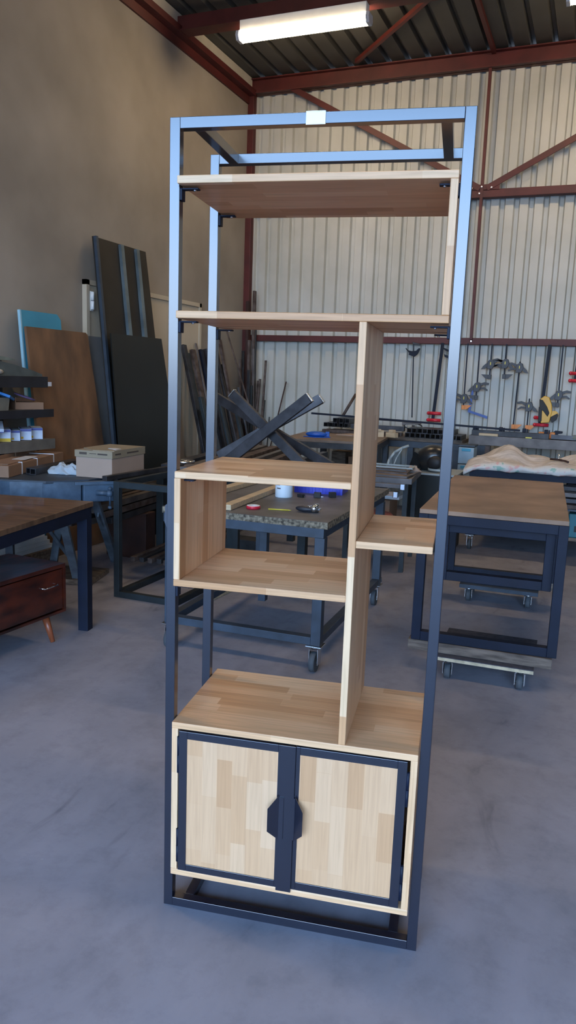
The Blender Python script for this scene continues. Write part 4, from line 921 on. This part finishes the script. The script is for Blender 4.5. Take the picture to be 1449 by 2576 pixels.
# ------------------------------------------------------------------ clamps hanging on the back wall
YC = 6.885
def extr(pts, y0=-.02, y1=.02, bev=.003): return MB().prism(pts, 'y', y0, y1, bev=bev)
def clamp(x, zhook, ztop, zbot, zbody, s, label, jaw='darkplastic', up=1, low=None, slant=0):
    """trigger clamp: flat steel bar hung from the girt; sliding body at zbody with handle and trigger on side s; fixed jaw at the end"""
    t = thing('trigger_clamp', label, 'clamp', (x, YC, zbody), 0, 'trigger clamps hanging on the back wall')
    obj('bar', MB().beam((slant*(ztop-zbody), 0, ztop-zbody), (slant*(zbot-zbody), 0, zbot-zbody), .014, .008, up=(0, 1, 0)), 'navy_matt', t)
    b_ = obj('clamp_body', extr([(-.035, -.05), (-.03, .03), (0, .055), (.03, .045), (.045, .0), (.02, -.05)]).prism([(-s*.02, .03), (-s*.075, -.02), (-s*.095, -.055), (-s*.06, -.05), (-s*.02, -.02)], 'y', -.016, .016), 'darkplastic', t)
    obj('handle', MB().prism([(s*.02, .035), (s*.08, .055), (s*.125, .045), (s*.12, .025), (s*.07, .028), (s*.03, .0)], 'y', -.012, .012, bev=.002), 'darkplastic', b_)
    obj('trigger', MB().prism([(s*.02, -.005), (s*.08, .0), (s*.115, -.025), (s*.11, -.04), (s*.07, -.02), (s*.02, -.03)], 'y', -.009, .009, bev=.002), 'darkplastic', b_)
    obj('badge', MB().box(-.003, .006, -.0225, -.0202, -.008, .022), 'pencil', b_)
    if low is not None:
        xx = slant*(low-zbody)
        obj('fixed_jaw', extr([(xx-.02, low-zbody+.02), (xx-.02, low-zbody-.03), (xx+.02, low-zbody-.032), (xx-s*.09, low-zbody+.022), (xx-s*.05, low-zbody+.025)] if False else [(xx+.018, low-zbody+.022), (xx+.018, low-zbody-.03), (xx-.018, low-zbody-.032), (xx-.04*s*-1, low-zbody-.03), (xx-s*-.085*-1, low-zbody+.02)] if False else [(xx-.018, low-zbody+.02), (xx-.018, low-zbody-.028), (xx+.018, low-zbody-.028), (xx+.018, low-zbody+.02)], -.015, .015).prism([(xx, low-zbody+.02), (xx, low-zbody-.028), (xx-s*.04, low-zbody-.024), (xx-s*.09, low-zbody+.022)], 'y', -.012, .012), jaw, t)
    return t
clamp(-.27, 1.88, 1.86, 1.28, 1.40, 1, 'trigger clamp above the blue square, its handle pointing right', low=1.29)
clamp(-.40, 1.88, 1.86, 1.18, 1.27, -1, 'trigger clamp with orange and green jaw right behind the shelf post', 'orange', low=1.18)
clamp(-.145, 1.88, 1.86, 1.50, 1.645, 1, 'trigger clamp high on the wall, first of the facing pair', low=1.515)
clamp(.005, 1.88, 1.86, 1.50, 1.655, -1, 'trigger clamp high on the wall, second of the facing pair', low=1.525)
clamp(.155, 1.88, 1.68, 1.0, 1.615, -1, 'trigger clamp on a long bar with orange foot, by the facing pair', 'orange', low=1.0, slant=.02)
clamp(.285, 1.88, 1.30, .995, 1.215, -1, 'short trigger clamp low on the wall with orange foot', 'orange', low=1.0)
clamp(.57, 1.88, 1.86, 1.22, 1.345, 1, 'trigger clamp above the yellow tools, handle pointing right', low=1.25)
# moustache clamp and plain rod
t = thing('rod_clamp', 'clamp with wide curved wings on a long thin rod, leftmost on the wall', 'clamp', (-.99, YC, 1.755))
obj('rod', MB().beam((-.003, 0, .1), (.03, 0, -.72), .012, .008, up=(0, 1, 0)), 'navy_matt', t)
obj('wing', extr([(-.09, .045), (-.06, .02), (-.02, .01), (.03, .015), (.06, .045), (.075, .04), (.05, -.02), (.015, -.05), (-.02, -.04), (-.05, -.03), (-.045, -.01), (-.06, .005), (-.085, .03)], -.012, .012), 'navy_matt', t)
obj('top_jaw', extr([(-.02, .11), (.07, .09), (.075, .075), (.03, .08), (-.01, .085)], -.012, .012), 'darkplastic', t)
def barclamp(x, z0, z1, xt, label, side=1):
    t = thing('bar_clamp', label, 'clamp', (x, YC, z0), 0, 'long bar clamps with red pads')
    obj('bar', MB().beam((0, 0, 0), (xt-x, 0, z1-z0), .034, .012, up=(0, 1, 0)), 'navy_matt', t)
    for z in (.0, .075): obj('red_pad', MB().cyl((-.05, -.012, z), (.09, -.012, z), .018, seg=12).ball((-.05, -.012, z), (.019, .019, .02), 10, 8), 'tape', t)
    return t
barclamp(-.725, 1.02, 1.86, -.672, 'thick dark bar clamp with two red pads, behind the shelf opening')
t2 = barclamp(.31+.10, 1.03, 1.86, .44, 'bar clamp with red pads mostly hidden by the yellow tools')
t3 = barclamp(.72, 1.50, 1.86, .74, 'bar clamp with red pads at the right photo edge')
t = tag(obj('wing_clamp', extr([(-.05, .05), (.03, .02), (.03, .0), (-.02, .015), (-.05, .035)], -.01, .01).prism([(-.04, -.02), (.03, -.04), (.03, -.07), (-.03, -.05)], 'y', -.01, .01).beam((.02, 0, .09), (.02, 0, -.15), .012, .008, up=(0, 1, 0)), 'navy_matt'), 'dark clamp showing just left of the shelf post', 'clamp'); t.location = (-.61, YC, 1.76)
o = tag(obj('carpenter_square', MB().box(-.012, .012, -.003, .003, 0, .25).prism([(-.014, 0), (.205, -.04), (.205, -.012), (-.014, .026)], 'y', -.004, .004), 'bluesteel'), 'blue carpenter square hanging on the back wall', 'square'); o.location = (-.335, YC, 1.125); o.rotation_euler = (0, rad(6), 0)
t = thing('wall_tool', 'yellow and black tool hanging low on the wall', 'tool', (.455, YC-.02, 1.2))
obj('housing', extr([(-.06, .10), (-.02, .135), (.03, .12), (.06, .05), (.07, -.03), (.05, -.14), (-.03, -.15), (-.06, -.06)], -.03, .03, .006), 'yellow', t)
obj('grip', extr([(-.065, .10), (-.03, .09), (.02, .02), (.045, -.04), (.03, -.08), (-.02, -.02), (-.055, .0)], -.036, .034, .005), 'black', t)
obj('nozzle', extr([(-.065, .02), (-.03, .0), (-.025, -.13), (-.06, -.14)], -.035, .03, .004), 'black', t)
t = thing('spring_clamp', 'small yellow and black clamp right of the yellow tool', 'clamp', (.545, YC-.02, 1.14))
obj('clamp_head', MB().cyl((0, -.02, 0), (0, .02, 0), .045, seg=20), 'yellow', t)
obj('lever', extr([(-.03, -.02), (.035, .02), (.045, .0), (.03, -.05), (-.01, -.08), (-.03, -.05)], -.024, .024), 'black', t)
t = thing('spring_clamp', 'orange clamp with dark handles standing on the wall bench', 'clamp', (.53, 6.55, .912), 0)
obj('clamp_head', MB().box(-.10, .06, -.02, .02, 0, .065, bev=.006), 'orange', t)
obj('lever', extr([(.02, .05), (.06, .085), (.13, .08), (.13, .06), (.08, .05), (.12, .03), (.12, .012), (.05, .03)], -.012, .012), 'navy_matt', t)

# ------------------------------------------------------------------ world, camera
w = bpy.data.worlds.new('sky'); sc.world = w; w.use_nodes = True
nt = w.node_tree; bg = nt.nodes['Background']
tc = N(nt, 'ShaderNodeTexCoord'); sp = N(nt, 'ShaderNodeSeparateXYZ'); nt.links.new(tc.outputs['Generated'], sp.inputs[0])
r = ramp(nt, [(.0, (.05, .055, .07)), (.495, (.10, .12, .16)), (.52, (.60, .76, .96)), (.62, (.33, .58, 1.0)), (1, (.30, .52, 1.0))])
mr = N(nt, 'ShaderNodeMapRange'); mr.inputs['From Min'].default_value = -1; mr.inputs['From Max'].default_value = 1
nt.links.new(sp.outputs['Z'], mr.inputs['Value']); nt.links.new(mr.outputs[0], r.inputs[0]); nt.links.new(r.outputs[0], bg.inputs['Color'])
SKY = 15.0
bg.inputs['Strength'].default_value = SKY

cam = bpy.data.cameras.new('camera'); co = bpy.data.objects.new('camera', cam); C.objects.link(co)
Rc = ((0.926185558, -0.364189214, -0.097706339), (0.375389227, 0.914993227, 0.147886180), (0.035542087, -0.173647951, 0.984166220))
mw = Matrix(((Rc[0][0], Rc[0][2], -Rc[0][1], .96738), (Rc[1][0], Rc[1][2], -Rc[1][1], -1.61681), (Rc[2][0], Rc[2][2], -Rc[2][1], 1.42592), (0, 0, 0, 1)))
co.matrix_world = mw
cam.sensor_fit = 'VERTICAL'; cam.sensor_height = 36; cam.lens = 1914.155/2576*36; cam.clip_start = .05; cam.clip_end = 200
sc.camera = co
sc.view_settings.view_transform = 'Standard'; sc.view_settings.look = 'None'; sc.view_settings.gamma = 1; sc.view_settings.exposure = 0.0
sc.view_settings.use_curve_mapping = False
sc.cycles.use_denoising = True
sc.cycles.max_bounces = 8; sc.cycles.diffuse_bounces = 5
